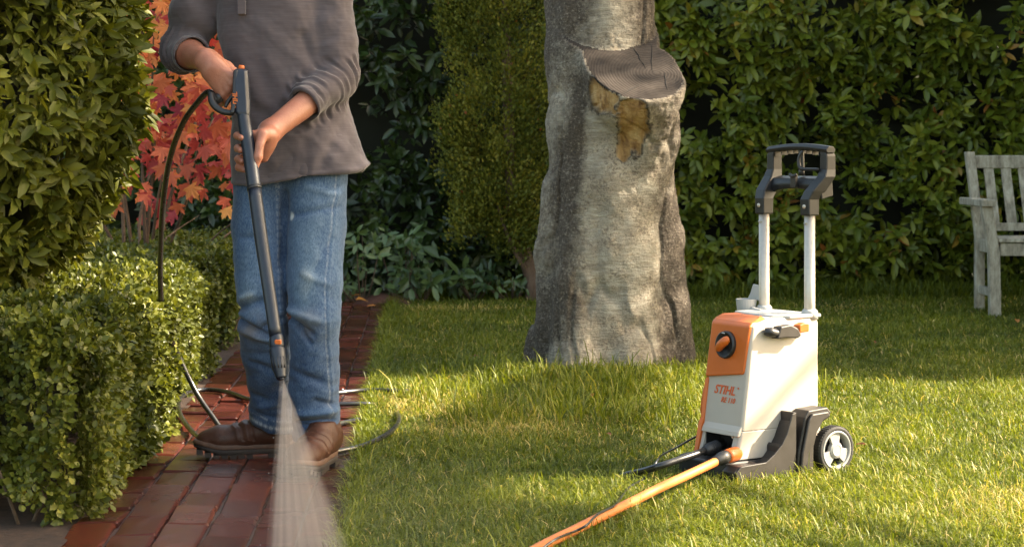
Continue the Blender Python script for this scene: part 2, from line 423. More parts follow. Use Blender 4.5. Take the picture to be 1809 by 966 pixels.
def nrm(a): return a / np.maximum(np.linalg.norm(a, axis=-1, keepdims=True), 1e-9)
def leaves(tmpl, pos, d, n, size, rnd):
    V0, T0 = tmpl; d = nrm(d); x = nrm(np.cross(d, n)); n2 = np.cross(x, d)
    if np.isscalar(size): size = np.full(len(pos), size)
    V = pos[:, None, :] + size[:, None, None] * (V0[None, :, 0:1]*x[:, None] + V0[None, :, 1:2]*d[:, None] + V0[None, :, 2:3]*n2[:, None])
    m_ = len(V0); Fc = T0[None] + (np.arange(len(pos)) * m_)[:, None, None]
    return V.reshape(-1, 3), Fc.reshape(-1, 3), np.repeat(rnd, m_)
def leaf_obj(name, parts, material, parent=None, smooth=True):
    Vs = []; Fs = []; Rs = []; b_ = 0
    for V, Fc, r in parts: Vs.append(V); Fs.append(Fc + b_); Rs.append(r); b_ += len(V)
    return np_mesh(name, np.concatenate(Vs), np.concatenate(Fs), material, parent, smooth, {'rnd': np.concatenate(Rs)})
def sprigs(tmpl, C, A, nleaf, size, spread=1.0, droop=0.25, var=0.25, stem=0.6, rbase=None):
    """whorls of leaves: C centres, A axes"""
    n = len(C); A = nrm(A)
    ref = np.where(np.abs(A[:, 2:3]) < .9, np.array([[0, 0, 1.]]), np.array([[1., 0, 0]])); u = nrm(np.cross(A, ref)); v = np.cross(A, u)
    ang = RNG.random((n, nleaf)) * .9 + np.arange(nleaf)[None] * 2.4 + RNG.random((n, 1)) * 6.28
    rad = np.cos(ang)[..., None]*u[:, None] + np.sin(ang)[..., None]*v[:, None]
    tpos = RNG.random((n, nleaf, 1))
    sz = size * (1 + var * RNG.standard_normal((n, nleaf))).clip(.45, 1.7) if np.isscalar(size) else size[:, None] * (1 + var * RNG.standard_normal((n, nleaf))).clip(.45, 1.7)
    smean = float(np.mean(size))
    pos = C[:, None] + A[:, None] * (tpos - .5) * stem * smean * 2 + rad * .08 * smean
    d = A[:, None] * (.25 + .7 * tpos) + rad * spread * (1.1 - .5 * tpos); d[..., 2] -= droop * RNG.random((n, nleaf))
    d += .18 * RNG.standard_normal(d.shape)
    nn_ = A[:, None] * 1.0 - rad * .25 + .25 * RNG.standard_normal(d.shape); nn_[..., 2] += .35
    rb = RNG.random((n, 1)) if rbase is None else rbase[:, None]
    rnd = (.62 * rb + .38 * RNG.random((n, nleaf))).clip(0, 1)
    return leaves(tmpl, pos.reshape(-1, 3), d.reshape(-1, 3), nn_.reshape(-1, 3), sz.ravel(), rnd.ravel())

# ------------------------------------------------------------------ back laurel hedges
def wall_hedge(x0, x1, yf, H, dens, size, seed, amp=0.16, nleaf=8, ycurve=None):
    n = int((x1-x0) * H * dens)
    x = RNG.uniform(x0, x1, n); z = RNG.uniform(0.04, H, n)
    dep = RNG.exponential(0.10, n).clip(0, .42)
    q_ = np.stack([x*1.7, z*1.7, np.full(n, seed)], -1)
    lump = fbm(q_, seed, 3) * amp * 2.2
    gap = fbm(np.stack([x*4.3, z*4.3, np.full(n, 3.)], -1), seed+9, 2)
    keep = (gap > -.28) | (dep > .22)
    y = yf + lump + dep + np.where(z < .25, (.25-z)*.7, 0)
    C = np.stack([x, y, z], -1)[keep]; k = len(C)
    A = np.stack([RNG.normal(0, .45, k), -1 + RNG.normal(0, .25, k), RNG.normal(.25, .45, k)], -1)
    rb = (.5 + .45 * fbm(C*2.2, seed+3, 2) + .25*RNG.standard_normal(k)).clip(0, .97)
    rb = np.where(RNG.random(k) < .035, 1.0, rb)
    return sprigs(TL, C, A, nleaf, size, 1.0, .55, .28, .7, rb)
e = empty('laurel_hedge', (1.9, 12.9, 0), label='tall clipped laurel hedge behind the lawn and the wooden bench', cat='hedge')
o = leaf_obj('foliage', [wall_hedge(0.45, 4.6, 12.5, 3.0, 330, .080, 2)], M_laurel, e); o.location = (-1.9, -12.9, 0)
mb = MB(); mb.box((-1.4, .12, 0), (2.7, .9, 2.95)); mb.obj('shade_core', M_core, e)  # solid dark block behind the leaves, painted as deep shade
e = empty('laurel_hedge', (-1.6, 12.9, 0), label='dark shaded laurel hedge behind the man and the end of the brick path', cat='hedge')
o = leaf_obj('foliage', [wall_hedge(-4.2, 0.6, 12.55, 3.0, 210, .085, 7, .2)], M_laurel_shaded, e); o.location = (1.6, -12.9, 0)
mb = MB(); mb.box((-2.6, .2, 0), (2.1, .95, 2.9)); mb.obj('shade_core', M_core, e)

# conifer between them
cx0, cy0 = -0.07, 12.05
e = empty('conifer_tree', (cx0, cy0, 0), label='olive green conifer with feathery sprays just left of the grey tree trunk', cat='tree')
n = 1300
zc = RNG.uniform(.38, 2.9, n); rmax = .30 * sstep(.2, 1.0, zc) + .04
ang = RNG.uniform(0, 6.28, n); ra = rmax * np.sqrt(RNG.uniform(.15, 1, n)) * (1 + .35*fbm(np.stack([np.cos(ang)*1.5, np.sin(ang)*1.5, zc*4.5], -1), 4, 3)*3.4).clip(.3, 1.9)
CC = np.stack([ra*np.cos(ang) + .05, ra*np.sin(ang), zc], -1)
ex = []
for (bx, bz, rr_) in [(-.26, .98, .09), (-.3, 1.08, .07), (-.22, .86, .08), (-.18, .62, .10), (-.25, 1.6, .1), (-.3, 1.75, .08), (-.2, .5, .08), (.12, .42, .1)]:
    ex.append(np.stack([RNG.normal(bx, rr_*.5, 45), RNG.normal(-.05, .06, 45), RNG.normal(bz, rr_*.7, 45)], -1))
CC = np.concatenate([CC] + ex); n = len(CC)
rep = 34
off = RNG.normal(0, 1, (n, rep, 3)) * np.array([.028, .028, .055])
pos = (CC[:, None] + off).reshape(-1, 3); out = nrm(CC * np.array([1, 1, 0]) + 1e-3)
d = np.repeat(out, rep, 0) * .6 + np.array([0, 0, 1.0]) + RNG.normal(0, .45, pos.shape)
rb = (.45 + .5*fbm(CC*5, 8, 2) + .15*RNG.standard_normal(n)).clip(0, .98)
rnd = (np.repeat(rb, rep) + .18*RNG.standard_normal(n*rep)).clip(0, .97); rnd[RNG.random(len(rnd)) < .003] = 1
leaf_obj('foliage', [leaves(TS, pos, d, RNG.normal(0, 1, pos.shape), RNG.uniform(.014, .03, len(pos)), rnd)], M_conifer, e)
mb = MB(); mb.tube([(.21, 0, -.05), (.20, 0, .12), (.14, .02, .3), (.08, .03, .5), (.04, 0, 1.4), (0, 0, 2.6)], [.06, .05, .045, .04, .03, .01], 10)
mb.tube([(.2, 0, .12), (.1, -.05, .28), (.02, -.08, .46), (-.02, -.1, .6)], [.02, .014, .01, .006], 6)
mb.obj('trunk', M_bark_brown, e, True)

# low broad-leaved plants at the foot of the dark hedge
def low_plant(px, py, hgt, n, size, label, mname=M_broad, wid=.18):
    p = G(px, py); e = empty('broadleaf_plant', p, label=label, cat='plant', group='low plants at the foot of the hedge')
    C = np.stack([RNG.normal(0, wid*.6, n), RNG.normal(0, .07, n), RNG.uniform(.05, hgt, n)], -1)
    A = np.stack([RNG.normal(0, .5, n), np.full(n, -.7), RNG.normal(.3, .4, n)], -1)
    leaf_obj('foliage', [sprigs(TL, C, A, 5, size, 1.0, .5, .25, .6)], mname, e)
    for c_ in C[:12]: mb = MB(); mb.tube([(c_[0]*.2, c_[1]*.2, -.01), (c_[0]*.7, c_[1], c_[2]*.5), c_], [.005, .004, .002], 5, 4); mb.obj('stem', M_twig, e, True)
low_plant(745, 532, .20, 16, .085, 'low plant with broad pale leaves right of the brick path end')
low_plant(840, 530, .18, 16, .08, 'low broad-leaved plant midway between the path end and the conifer')
low_plant(640, 535, .42, 22, .075, 'leafy plant behind the far end of the brick path')
low_plant(720, 530, .45, 18, .085, 'taller broadleaf plant rising behind the low pale-leaved one')
low_plant(905, 530, .15, 14, .06, 'small broadleaf plant at the foot of the conifer')

# ------------------------------------------------------------------ maple with red leaves
e = empty('japanese_maple', (-1.85, 9.9, 0), label='maple shrub with red and orange autumn leaves behind the left hedges', cat='tree')
n = 620
px = RNG.uniform(205, 425, n); py = RNG.uniform(-120, 395, n); Yv = RNG.uniform(9.2, 10.6, n)
X = (px-CX)*Yv/F; Z = CAMH-(py-HY)*Yv/F
sp = fbm(np.stack([X*3.5, Yv*2, Z*3.5], -1), 12, 2)
lim = np.where(px < 300, 395, 375)
keep = (sp > -.16) & ((py < 250) | (RNG.random(n) < .62)) & (py < lim)
C = np.stack([X, Yv, Z], -1)[keep] - np.array([-1.85, 9.9, 0]); k = len(C)
d = np.stack([RNG.normal(0, .6, k), RNG.normal(-.25, .35, k), RNG.normal(-.8, .4, k)], -1)
nn_ = np.stack([RNG.normal(.1, .5, k), np.full(k, -.9), RNG.normal(.5, .4, k)], -1)
rv_ = (.45 + .5*fbm(C*1.8, 31, 2) + (C[:, 2]-.9)*.35 - .05 + .24*RNG.standard_normal(k)).clip(0, 1)
leaf_obj('foliage', [leaves(TM, C, d, nn_, RNG.uniform(.085, .16, k), rv_)], M_maple, e)
for s_ in range(12):
    mb = MB()
    tx, tz = RNG.uniform(-.55, .75), RNG.uniform(.5, 1.9)
    mb.tube([(RNG.uniform(-.1, .1), 0, -.02), (tx*.3, RNG.uniform(-.2, .2), tz*.45), (tx*.7, RNG.uniform(-.4, .4), tz*.8), (tx, RNG.uniform(-.6, .5), tz)], [.013, .009, .005, .002], 6, 5)
    mb.obj('branch', M_bark_brown, e, True)

# ------------------------------------------------------------------ box hedges
def box_hedge(name, label, Y0, Y1, H0, H1, depth, dens, size, bare_front=False, col=M_box):
    e = empty(name, (path_l(Y0)-depth/2, (Y0+Y1)/2, 0), label=label, cat='hedge'); o_ = np.array(e.location)
    Cs = []; As = []; ty = []
    def H(Y): return H0 + (H1-H0)*(Y-Y0)/(Y1-Y0)
    # right face
    n = int((Y1-Y0)*.5*dens); Y = RNG.uniform(Y0, Y1, n); z = RNG.uniform(0.0, 1, n)**.85
    X = path_l(Y)+.045-.085*sstep(6.0, 6.7, Y)-.10*sstep(.72, 1.05, z)**2; Hh = H(Y)
    Cs.append(np.stack([X, Y, z*Hh+.02], -1)); As.append(np.tile([1., -.25, .25], (n, 1)))
    # top
    n = int((Y1-Y0)*depth*dens*.7); Y = RNG.uniform(Y0, Y1, n); X = path_l(Y) - RNG.uniform(0, depth, n)
    Cs.append(np.stack([X, Y, H(Y)-.05*sstep(.10, 0, path_l(Y)-X)-.05*sstep(Y0+.15, Y0, Y)], -1)); As.append(np.tile([.15, -.2, 1.], (n, 1)))
    # front
    n = int(depth*.5*dens); X = path_l(Y0) - RNG.uniform(0, depth, n); z = RNG.uniform(0, 1, n)
    zz = z*H0+.02
    if bare_front: kk = (zz > .11 + .06*np.sin(X*23)) | (X > path_l(Y0)-.06); X = X[kk]; zz = zz[kk]; n = len(X)
    Cs.append(np.stack([X, np.full(n, Y0), zz], -1)); As.append(np.tile([.1, -1., .25], (n, 1)))
    # back
    n = int(depth*.5*dens*.3); X = path_l(Y1) - RNG.uniform(0, depth, n)
    Cs.append(np.stack([X, np.full(n, Y1), RNG.uniform(0, 1, n)*H1], -1)); As.append(np.tile([.1, 1., .25], (n, 1)))
    C = np.concatenate(Cs); A = np.concatenate(As); k = len(C)
    lump = fbm(C*5.5, 21, 3); dep = RNG.exponential(.022, k).clip(0, .12)
    C = C + nrm(A) * (lump*.105 - dep)[:, None]
    # stray shoots
    sh = RNG.random(k) < .012; C[sh] += (nrm(A + RNG.normal(0, .35, A.shape))*RNG.uniform(.02, .075, (k, 1)))[sh]
    A = A + RNG.normal(0, .5, A.shape); gap = fbm(C*9, 33, 2)
    keep = (gap > -.42) | (dep > .05); C = C[keep]; A = A[keep]; k = len(C)
    rb = (.5 + .6*fbm(C*6, 41, 2) + .18*RNG.standard_normal(k)).clip(0, 1)
    leaf_obj('foliage', [sprigs(TR_, C - o_, A, 6, size, .9, .12, .3, .9, rb)], col, e)
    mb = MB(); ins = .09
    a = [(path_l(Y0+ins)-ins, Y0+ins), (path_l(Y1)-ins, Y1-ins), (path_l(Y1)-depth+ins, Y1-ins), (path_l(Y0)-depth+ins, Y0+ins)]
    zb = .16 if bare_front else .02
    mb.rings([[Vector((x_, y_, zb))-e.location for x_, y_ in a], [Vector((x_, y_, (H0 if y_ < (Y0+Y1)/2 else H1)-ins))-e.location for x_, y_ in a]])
    mb.obj('shade_core', M_core, e)  # solid core, coloured as the dark interior of the hedge
    mb = MB()
    for i in range(46):
        Yt = random.uniform(Y0+.05, Y1-.05) if i % 3 else random.uniform(Y0, Y0+.25)
        Xt = path_l(Yt) - random.uniform(.02, depth)
        p0 = Vector((Xt, Yt, 0)); p1 = p0 + Vector((random.uniform(-.1, .1), random.uniform(-.08, .08), random.uniform(.15, .28)))
        mb = MB(); mb.tube([p0-e.location, (p0+p1)/2 + Vector((random.uniform(-.03, .03), 0, 0))-e.location, p1-e.location], [.005, .004, .002], 5, 3); mb.obj('stem', M_twig, e, True)
    return e
box_hedge('box_hedge', 'low clipped box hedge in the left foreground beside the brick path', 4.74, 8.2, .50, .445, 1.3, 5600, .0175, True)
box_hedge('box_hedge', 'shaded low box hedge behind the man, below the red maple leaves', 8.95, 11.6, .44, .42, 1.4, 1500, .022)

# ------------------------------------------------------------------ tall rounded shrub at left
SX, SY = -1.77, 5.75
e = empty('topiary_shrub', (SX, SY, 0), label='tall rounded evergreen shrub rising out of the low hedge at the left edge', cat='shrub')
zk = np.array([.44, .52, .60, .66, .80, 1.0, 1.2, 1.45, 1.75, 2.0, 2.12]); rk = np.array([.16, .34, .45, .51, .58, .655, .66, .65, .58, .38, .1])
def shrub_pts(n, deepness):
    z = RNG.uniform(.44, 2.12, n); a = RNG.uniform(0, 2*PI, n); r = np.interp(z, zk, rk)
    q_ = np.stack([np.cos(a)*r*4.2, np.sin(a)*r*4.2, z*4.2], -1); r = r + fbm(q_, 51, 3)*.07 - RNG.exponential(deepness, n).clip(0, .3)
    C = np.stack([r*np.cos(a), r*np.sin(a), z], -1)
    A = np.stack([np.cos(a), np.sin(a), np.interp(z, [.4, .8, 1.6, 2.1], [-.35, 0, .3, 1])], -1); return C, A, a
C, A, a = shrub_pts(9000, .03)
g_ = fbm(C*7, 61, 2); keep = (g_ > -.55) & ((np.sin(a) < .4) | (RNG.random(len(a)) < .5)); C, A = C[keep], A[keep]
A = A + RNG.normal(0, .45, A.shape)
rb = (.42 + .5*fbm(C*3.5, 63, 2) + .2*RNG.standard_normal(len(C))).clip(0, 1)
leaf_obj('foliage', [sprigs(TL, C, A, 6, .043, 1.0, .35, .42, .8, rb)], M_shrub, e)
V, Qs = [], []
rings = []
for z, r in zip(zk, rk): rings.append([(max(r-.17, .03)*math.cos(2*PI*k/20), max(r-.17, .03)*math.sin(2*PI*k/20), z+(.08 if z < .6 else -.1 if z > 2 else 0)) for k in range(20)])
mb = MB(); mb.rings(rings); mb.obj('shade_core', M_core, e, True)  # dark inner body painted as the shrub's shaded inside
mb = MB(); mb.tube([(0, 0, 0), (.02, 0, .3), (0, 0, .7)], [.05, .04, .035], 10); mb.obj('trunk', M_bark_brown, e, True)

# ------------------------------------------------------------------ grey tree with sawn stub
TX, TY = TREE
def T(px, py, dy=0.0, Y=8.15): v = P(px, py, Y+dy); return (v.x-TX, v.y-TY, v.z)
fd = Field((-.55, -.58, -.14), (.6, .55, 2.6), .0085)
trunk_pts = [(1085, 700, .0, .30), (1080, 640, .0, .265), (1078, 560, 0, .245), (1076, 450, 0, .235), (1074, 330, 0, .225), (1066, 220, .02, .22), (1062, 100, .05, .22), (1062, 0, .07, .222), (1062, -200, .08, .225), (1060, -500, .1, .22), (1058, -700, .1, .20)]
fd.chain([T(a, b_, c_) for a, b_, c_, r in trunk_pts], [r for *_, r in trunk_pts], .05)
# stub and its column
fd.cone(T(1122, 350, -.07), T(1143, 240, -.13), .12, .125, .05)
fd.cone(T(1143, 240, -.13), T(1128, 150, -.24), .125, .175, .05)
fd.cone(T(1124, 150, -.25), T(1118, 90, -.25), .190, .198, .03)
fd.cone(T(1085, 215, -.12), T(1075, 120, -.16), .085, .11, .04)
fd.cone(T(1112, 110, -.02), T(1110, 20, -.03), .115, .125, .05); fd.cone(T(1110, 20, -.03), T(1100, -80, 0), .125, .10, .05)
# buttresses
for pa in ([(1165, 300, -.05, .06), (1178, 420, -.04, .07), (1180, 540, -.03, .085), (1190, 690, -.03, .10)],
           [(990, 330, -.02, .07), (985, 450, -.03, .085), (990, 580, -.05, .095), (986, 700, -.08, .10)],
           [(1030, 380, -.12, .08), (1025, 500, -.14, .10), (1020, 640, -.19, .11), (1010, 720, -.24, .10)],
           [(1110, 340, -.13, .08), (1112, 480, -.15, .085), (1112, 620, -.18, .09), (1118, 720, -.25, .09)],
           [(1070, 500, .15, .1), (1080, 700, .28, .1)], [(1190, 600, .1, .07), (1225, 710, .1, .06)], [(960, 600, .05, .07), (940, 710, 0, .06)]):
    fd.chain([T(a, b_, c_) for a, b_, c_, r in pa], [r for *_, r in pa], .035)
cutn = np.array([.10, -.57, .81]); cutn /= np.linalg.norm(cutn)
cutp = np.array(T(1122, 126, -.26))
sl_, X_, Y_, Z_ = fd._sub((-.25, -.54, .9), (.55, .5, 1.95))
pl = (X_-cutp[0])*cutn[0] + (Y_-cutp[1])*cutn[1] + (Z_-cutp[2])*cutn[2]
upper = np.minimum(np.sqrt((X_+.035)**2 + (Y_-.07)**2) - .222, np.sqrt((X_-.06)**2 + (Y_-.03)**2) - .135)
remd = np.maximum(-pl, -upper)
f_ = fd.f[sl_]; fd.f[sl_] = np.maximum(f_, -remd)
V, Q = fd.mesh(); V = relax(V, Q, 2)
N = vnormals(V, Q)
dpl = (V-cutp) @ cutn
oncut = (np.abs(dpl) < .012) & (N @ cutn > .9) & (V[:, 2] > 1.0)
disp = .008*fbm(V*np.array([6, 6, 2.5]), 71, 3) + .013*fbm(V*np.array([9, 9, .9]), 79, 2) +   .0045*fbm(V*np.array([22, 22, 16]), 72, 3) + .0035*fbm(V*np.array([70, 70, 60]), 74, 2)
ridge = 1-np.abs(fbm(V*np.array([5, 5, 1.1]), 77, 3)); disp -= .014*sstep(.93, 1.0, ridge)
V = V + N*np.where(oncut, .0015*fbm(V*60, 5, 2), disp)[:, None]
# stain: dark lichen; peel: bare wood patches
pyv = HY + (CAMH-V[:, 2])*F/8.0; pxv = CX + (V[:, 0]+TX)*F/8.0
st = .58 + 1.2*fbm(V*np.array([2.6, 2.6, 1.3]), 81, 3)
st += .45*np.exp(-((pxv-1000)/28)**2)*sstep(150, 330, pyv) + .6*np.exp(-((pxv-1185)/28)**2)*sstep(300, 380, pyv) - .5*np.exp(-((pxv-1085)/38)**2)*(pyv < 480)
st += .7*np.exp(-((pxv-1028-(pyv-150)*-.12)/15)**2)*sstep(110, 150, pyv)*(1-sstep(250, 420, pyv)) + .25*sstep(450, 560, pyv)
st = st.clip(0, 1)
front = N[:, 1] < .1
def blob(x_, y_, rx, ry, s_=1): return 1.15-np.sqrt(((pxv-x_)/rx)**2+((pyv-y_)/ry)**2) + .5*fbm(V*22, 90, 3)
peel = np.maximum.reduce([blob(1115, 228, 25, 42), blob(1062, 168, 22, 36), blob(1100, 270, 12, 18), blob(1110, 195, 22, 14)])
peel_e = np.exp(-((peel-.02)/.07)**2)*(front & ~oncut); st = (st + 1.1*peel_e).clip(0, 1); peel = np.where(front & ~oncut, sstep(.05, .13, peel), 0)
V2 = V - N*(peel*.016)[:, None]
mi = np.where(oncut[Q].sum(1) >= 3, 1, 0)
m, t, bs = mat('grey_bark')
s_ = attr(t, 'stain'); pe = attr(t, 'peel')
nf = noise(t, 26, 10, 0.72); nm = noise(t, 95, 6, .7); ns = noise(t, 7, 6, .6, sc3=(1, 1, 2.2))
light = ramp(t, ns, [(0.3, (0.27, 0.22, 0.165)), (0.5, (0.42, 0.36, 0.275)), (0.7, (0.52, 0.46, 0.37))])
light = mix(t, ramp(t, nm, [(.40, (0, 0, 0)), (.54, (1, 1, 1))]), mix(t, .72, light, (0.10, 0.075, 0.055)), light)
dark = ramp(t, nm, [(0.35, (0.035, 0.026, 0.02)), (0.58, (0.11, 0.085, 0.062)), (0.72, (0.42, 0.37, 0.3))])
ad = t.nodes.new('ShaderNodeMath'); ad.operation = 'MULTIPLY_ADD'; t.links.new(nf, ad.inputs[0]); ad.inputs[1].default_value = 1.5; ad.inputs[2].default_value = -.75
ad2 = t.nodes.new('ShaderNodeMath'); ad2.operation = 'ADD'; t.links.new(ad.outputs[0], ad2.inputs[0]); t.links.new(s_, ad2.inputs[1])
wrk = noise(t, 34, 8, .72, sc3=(.55, .55, 3.2)); blo = noise(t, 8, 6, .7)
light2 = mix(t, ramp(t, wrk, [(.35, (0, 0, 0)), (.6, (1, 1, 1))]), mix(t, .45, ramp(t, ns, [(0.3, (0.24, 0.20, 0.15)), (0.7, (0.50, 0.45, 0.36))]), (0.13, 0.105, 0.08)), ramp(t, ns, [(0.3, (0.30, 0.26, 0.20)), (0.7, (0.55, 0.50, 0.41))]))
light = mix(t, ramp(t, blo, [(.46, (0, 0, 0)), (.56, (1, 1, 1))]), light2, light)
c = mix(t, ramp(t, ad2.outputs[0], [(.34, (0, 0, 0)), (.60, (.45, .45, .45)), (.95, (1, 1, 1))]), light, dark)
wood = ramp(t, noise(t, 16, 8, .7, sc3=(1.5, 1.5, .3)), [(.3, (.14, .06, .025)), (.48, (.50, .30, .12)), (.7, (.68, .50, .27))])
c = mix(t, pe, c, wood); t.links.new(c, bs.inputs['Base Color']); bs.inputs['Roughness'].default_value = .88
mm = t.nodes.new('ShaderNodeMath'); mm.operation = 'ADD'; t.links.new(nm, mm.inputs[0]); t.links.new(wrk, mm.inputs[1])
bump(t, bs, mm.outputs[0], .9, .014); M_bark = m
m, t, bs = mat('sawn_wood_end')
tc = t.nodes.new('ShaderNodeTexCoord'); mp = t.nodes.new('ShaderNodeMapping'); pith = T(1160, 124, -.27)
mp.inputs['Location'].default_value = (-pith[0], -pith[1], -pith[2]); t.links.new(tc.outputs['Object'], mp.inputs[0])
wv = N_(t, 'ShaderNodeTexWave', wave_type='RINGS', rings_direction='SPHERICAL', Scale=26.0, Distortion=5.5, Detail=5.0); wv.inputs['Detail Scale'].default_value = .35
t.links.new(mp.outputs[0], wv.inputs['Vector'])
c = ramp(t, wv.outputs['Fac'], [(0, (.026, .020, .017)), (.4, (.037, .030, .026)), (1, (.045, .037, .032))])
c = mix(t, ramp(t, noise(t, 22, 10, .75), [(.35, (0, 0, 0)), (.65, (1, 1, 1))]), mix(t, .6, c, (.04, .032, .027)), mix(t, .22, c, (.12, .10, .085))); t.links.new(c, bs.inputs['Base Color']); bs.inputs['Roughness'].default_value = .85
mm = t.nodes.new('ShaderNodeMath'); mm.operation = 'ADD'; t.links.new(wv.outputs['Fac'], mm.inputs[0]); t.links.new(noise(t, 60, 6, .7), mm.inputs[1])
bump(t, bs, mm.outputs[0], .3, .003); bs.inputs['Specular IOR Level'].default_value = .12; M_cut = m
tr = empty('grey_tree', (TX, TY, 0), label='old pale-barked tree with a sawn-off limb stub, standing in the lawn', cat='tree')
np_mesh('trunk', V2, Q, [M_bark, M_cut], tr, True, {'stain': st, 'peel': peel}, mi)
# radial cracks in the sawn face
M_crack = plain('crack_dark_wood', (.012, .009, .007), .95)
mb = MB(); ux = np.cross(cutn, [0, 1, 0]); ux /= np.linalg.norm(ux); uy = np.cross(cutn, ux)
cen = cutp.copy()
for (pa, pb) in (((1150, 78), (1154, 128)), ((1118, 82), (1142, 122)), ((1130, 150), (1098, 168)), ((1172, 130), (1180, 160))):
    pts = []
    for i in range(6):
        px_ = pa[0]+(pb[0]-pa[0])*i/5+random.uniform(-2, 2); py_ = pa[1]+(pb[1]-pa[1])*i/5
        d_ = np.array([(px_-CX)/F, 1.0, -(py_-HY)/F]); o_ = np.array([-TX, -TY, CAMH]); tt = ((cutp-o_)@cutn)/(d_@cutn); pts.append(tuple(o_+d_*tt+cutn*.0005))
    mb = MB(); mb.tube(pts, [.0006, .0016, .0024, .0024, .0016, .0006], 6, 3); mb.obj('wood_crack', M_crack, tr, True)
mb = MB(); 
mb.tube([(-.04, .1, 2.5), (-.1, .15, 3.0), (-.45, .3, 3.7), (-.8, .3, 4.5)], [.2, .16, .1, .04], 12)
mb.tube([(-.04, .1, 2.5), (.1, .2, 3.1), (.6, .5, 3.8), (1.1, .8, 4.6)], [.19, .15, .1, .04], 12)
mb.tube([(-.02, .1, 2.6), (.0, .6, 3.4), (.1, 1.1, 4.6)], [.16, .12, .04], 12)
mb.obj('limb', M_bark, tr, True)

# ------------------------------------------------------------------ unseen trees added off to the right, crowns shaped to cast the wanted shade
def shade_prob(X, Y):
    """how closed the canopy is along the sun ray that ends at ground point (X, Y)"""
    wob = .09*fbm(np.stack([X*2.2, Y*2.2, X*0], -1), 101, 2)
    far = sstep(7.68, 7.82, Y + wob*.9)
    far = np.where((Y < 8.3) & (X < .42), far*.5, far)
    far = np.where((Y > 8.3) & (X < -.5) , far*.93, far)
    bx = -.10 + .28*sstep(4.98, 4.86, Y)
    near = sstep(bx+.05, bx-.05, X + wob*.8) * sstep(5.95, 5.75, Y + wob*.6 - .12*(X+.3))
    near = np.where(X < -1.5, near*.72, near)
    lx = -.40 + (Y-6.0)*.28
    tri = sstep(-.03, .03, X-lx+wob*.25) * sstep(.42, .30, X+wob*.9) * (Y > 5.78) * sstep(7.85, 7.7, Y)
    return np.maximum.reduce([far, near, tri*.97, np.full_like(X, .02)])
def canopy(name, label, cond, n, trunk_at, xr, seed):
    X0 = RNG.uniform(-5.0, 4.6, n); Y0 = RNG.uniform(3.6, 14.5, n); k = cond(X0, Y0); X0, Y0 = X0[k], Y0[k]
    pr = shade_prob(X0, Y0); cl = .5+.5*vnoise(np.stack([X0*5, Y0*5, X0*0], -1), seed)
    k = RNG.random(len(X0)) < np.where(pr > .9, 1, pr*(.35+1.0*cl)); X0, Y0 = X0[k], Y0[k]
    xs_ = np.maximum(RNG.uniform(xr[0], xr[1], len(X0)), X0+.35); u = (xs_-X0)/L[0]
    Pn = np.stack([X0+u*L[0], Y0+u*L[1], u*L[2]], -1)
    Pn = Pn[Pn[:, 2] > .15]
    e = empty(name, (*trunk_at, 0), label=label, cat='tree'); o_ = np.array([*trunk_at, 0])
    A = RNG.normal(0, 1, Pn.shape)
    leaf_obj('crown', [sprigs(TL, Pn-o_, A, 3, .10, 1.0, .3)], M_laurel, e)  # leaves kept only where their shadow should fall
    zt = np.median(Pn[:, 2]); mb = MB()
    mb.tube([(0, 0, -.1), (.03, .02, zt*.5), (0, 0, zt)], [.14, .11, .07], 12)
    for i in range(16):
        p = Pn[int(RNG.integers(len(Pn)))]-o_; st_ = Vector((0, 0, min(zt, max(.5, p[2]*.6)))); p = Vector(p)
        mb.tube([st_, (st_+p)/2+Vector((0, 0, .15)), p], [.05, .03, .01], 6, 4)
    mb.obj('trunk', M_bark_brown, e, True)
canopy('added_shade_tree', 'unseen leafy tree added at the right, its crown shaped to shade the path', lambda X, Y: (Y < 7.66) & (X < .46), 90000, (4.9, 3.2), (4.3, 5.6), 3)
canopy('added_shade_tree', 'unseen evergreen added at the right, its crown shaped to shade the far lawn', lambda X, Y: (Y >= 7.66), 60000, (4.9, 10.5), (4.4, 6.0), 4)

# ------------------------------------------------------------------ more materials
M_black = plain('black_plastic', (0.018, 0.018, 0.020), 0.42, nscale=40, var=.2, bs=.05)
M_handle = plain('black_handle_plastic', (0.007, 0.0075, 0.009), 0.45, nscale=40, var=.2, bs=.05)
M_rim = plain('grey_rim_plastic', (0.27, 0.27, 0.265), 0.45, nscale=30, var=.08, bs=.05)
M_navy = plain('dark_blue_black_plastic', (0.012, 0.016, 0.028), 0.40, nscale=30, var=.2, bs=.05)
M_greyblack = plain('grey_black_plastic', (0.020, 0.0165, 0.015), 0.48, nscale=30, var=.2, bs=.05)
M_orange = plain('orange_plastic', (0.52, 0.115, 0.014), 0.40, nscale=18, var=.05, bs=.03)
M_cream = plain('cream_plastic', (0.43, 0.385, 0.34), 0.42, nscale=10, var=.03, bs=.03)
M_greypl = plain('pale_grey_plastic', (0.36, 0.36, 0.355), 0.42, nscale=12, var=.03, bs=.03)
M_alu = plain('brushed_aluminium', (0.50, 0.455, 0.40), 0.42, 0.6, nscale=90, var=.05, bs=.05)
M_hose = plain('black_rubber_hose', (0.015, 0.015, 0.016), 0.28, nscale=70, var=.3, bs=.08, coat=.3)
M_ohose = plain('orange_hose_rubber', (0.50, 0.155, 0.035), 0.5, nscale=30, var=.1, bs=.06)
M_rubber = plain('tyre_rubber', (0.022, 0.021, 0.020), 0.75, nscale=60, var=.3, bs=.2)
M_print = plain('orange_print', (0.60, 0.10, 0.02), 0.5, var=.02)
m, t, b = mat('weathered_teak')
n1 = noise(t, 30, 9, .7, sc3=(1, 1, .3)); t.links.new(ramp(t, n1, [(.3, (.12, .10, .075)), (.5, (.32, .29, .23)), (.68, (.50, .47, .39))]), b.inputs['Base Color'])
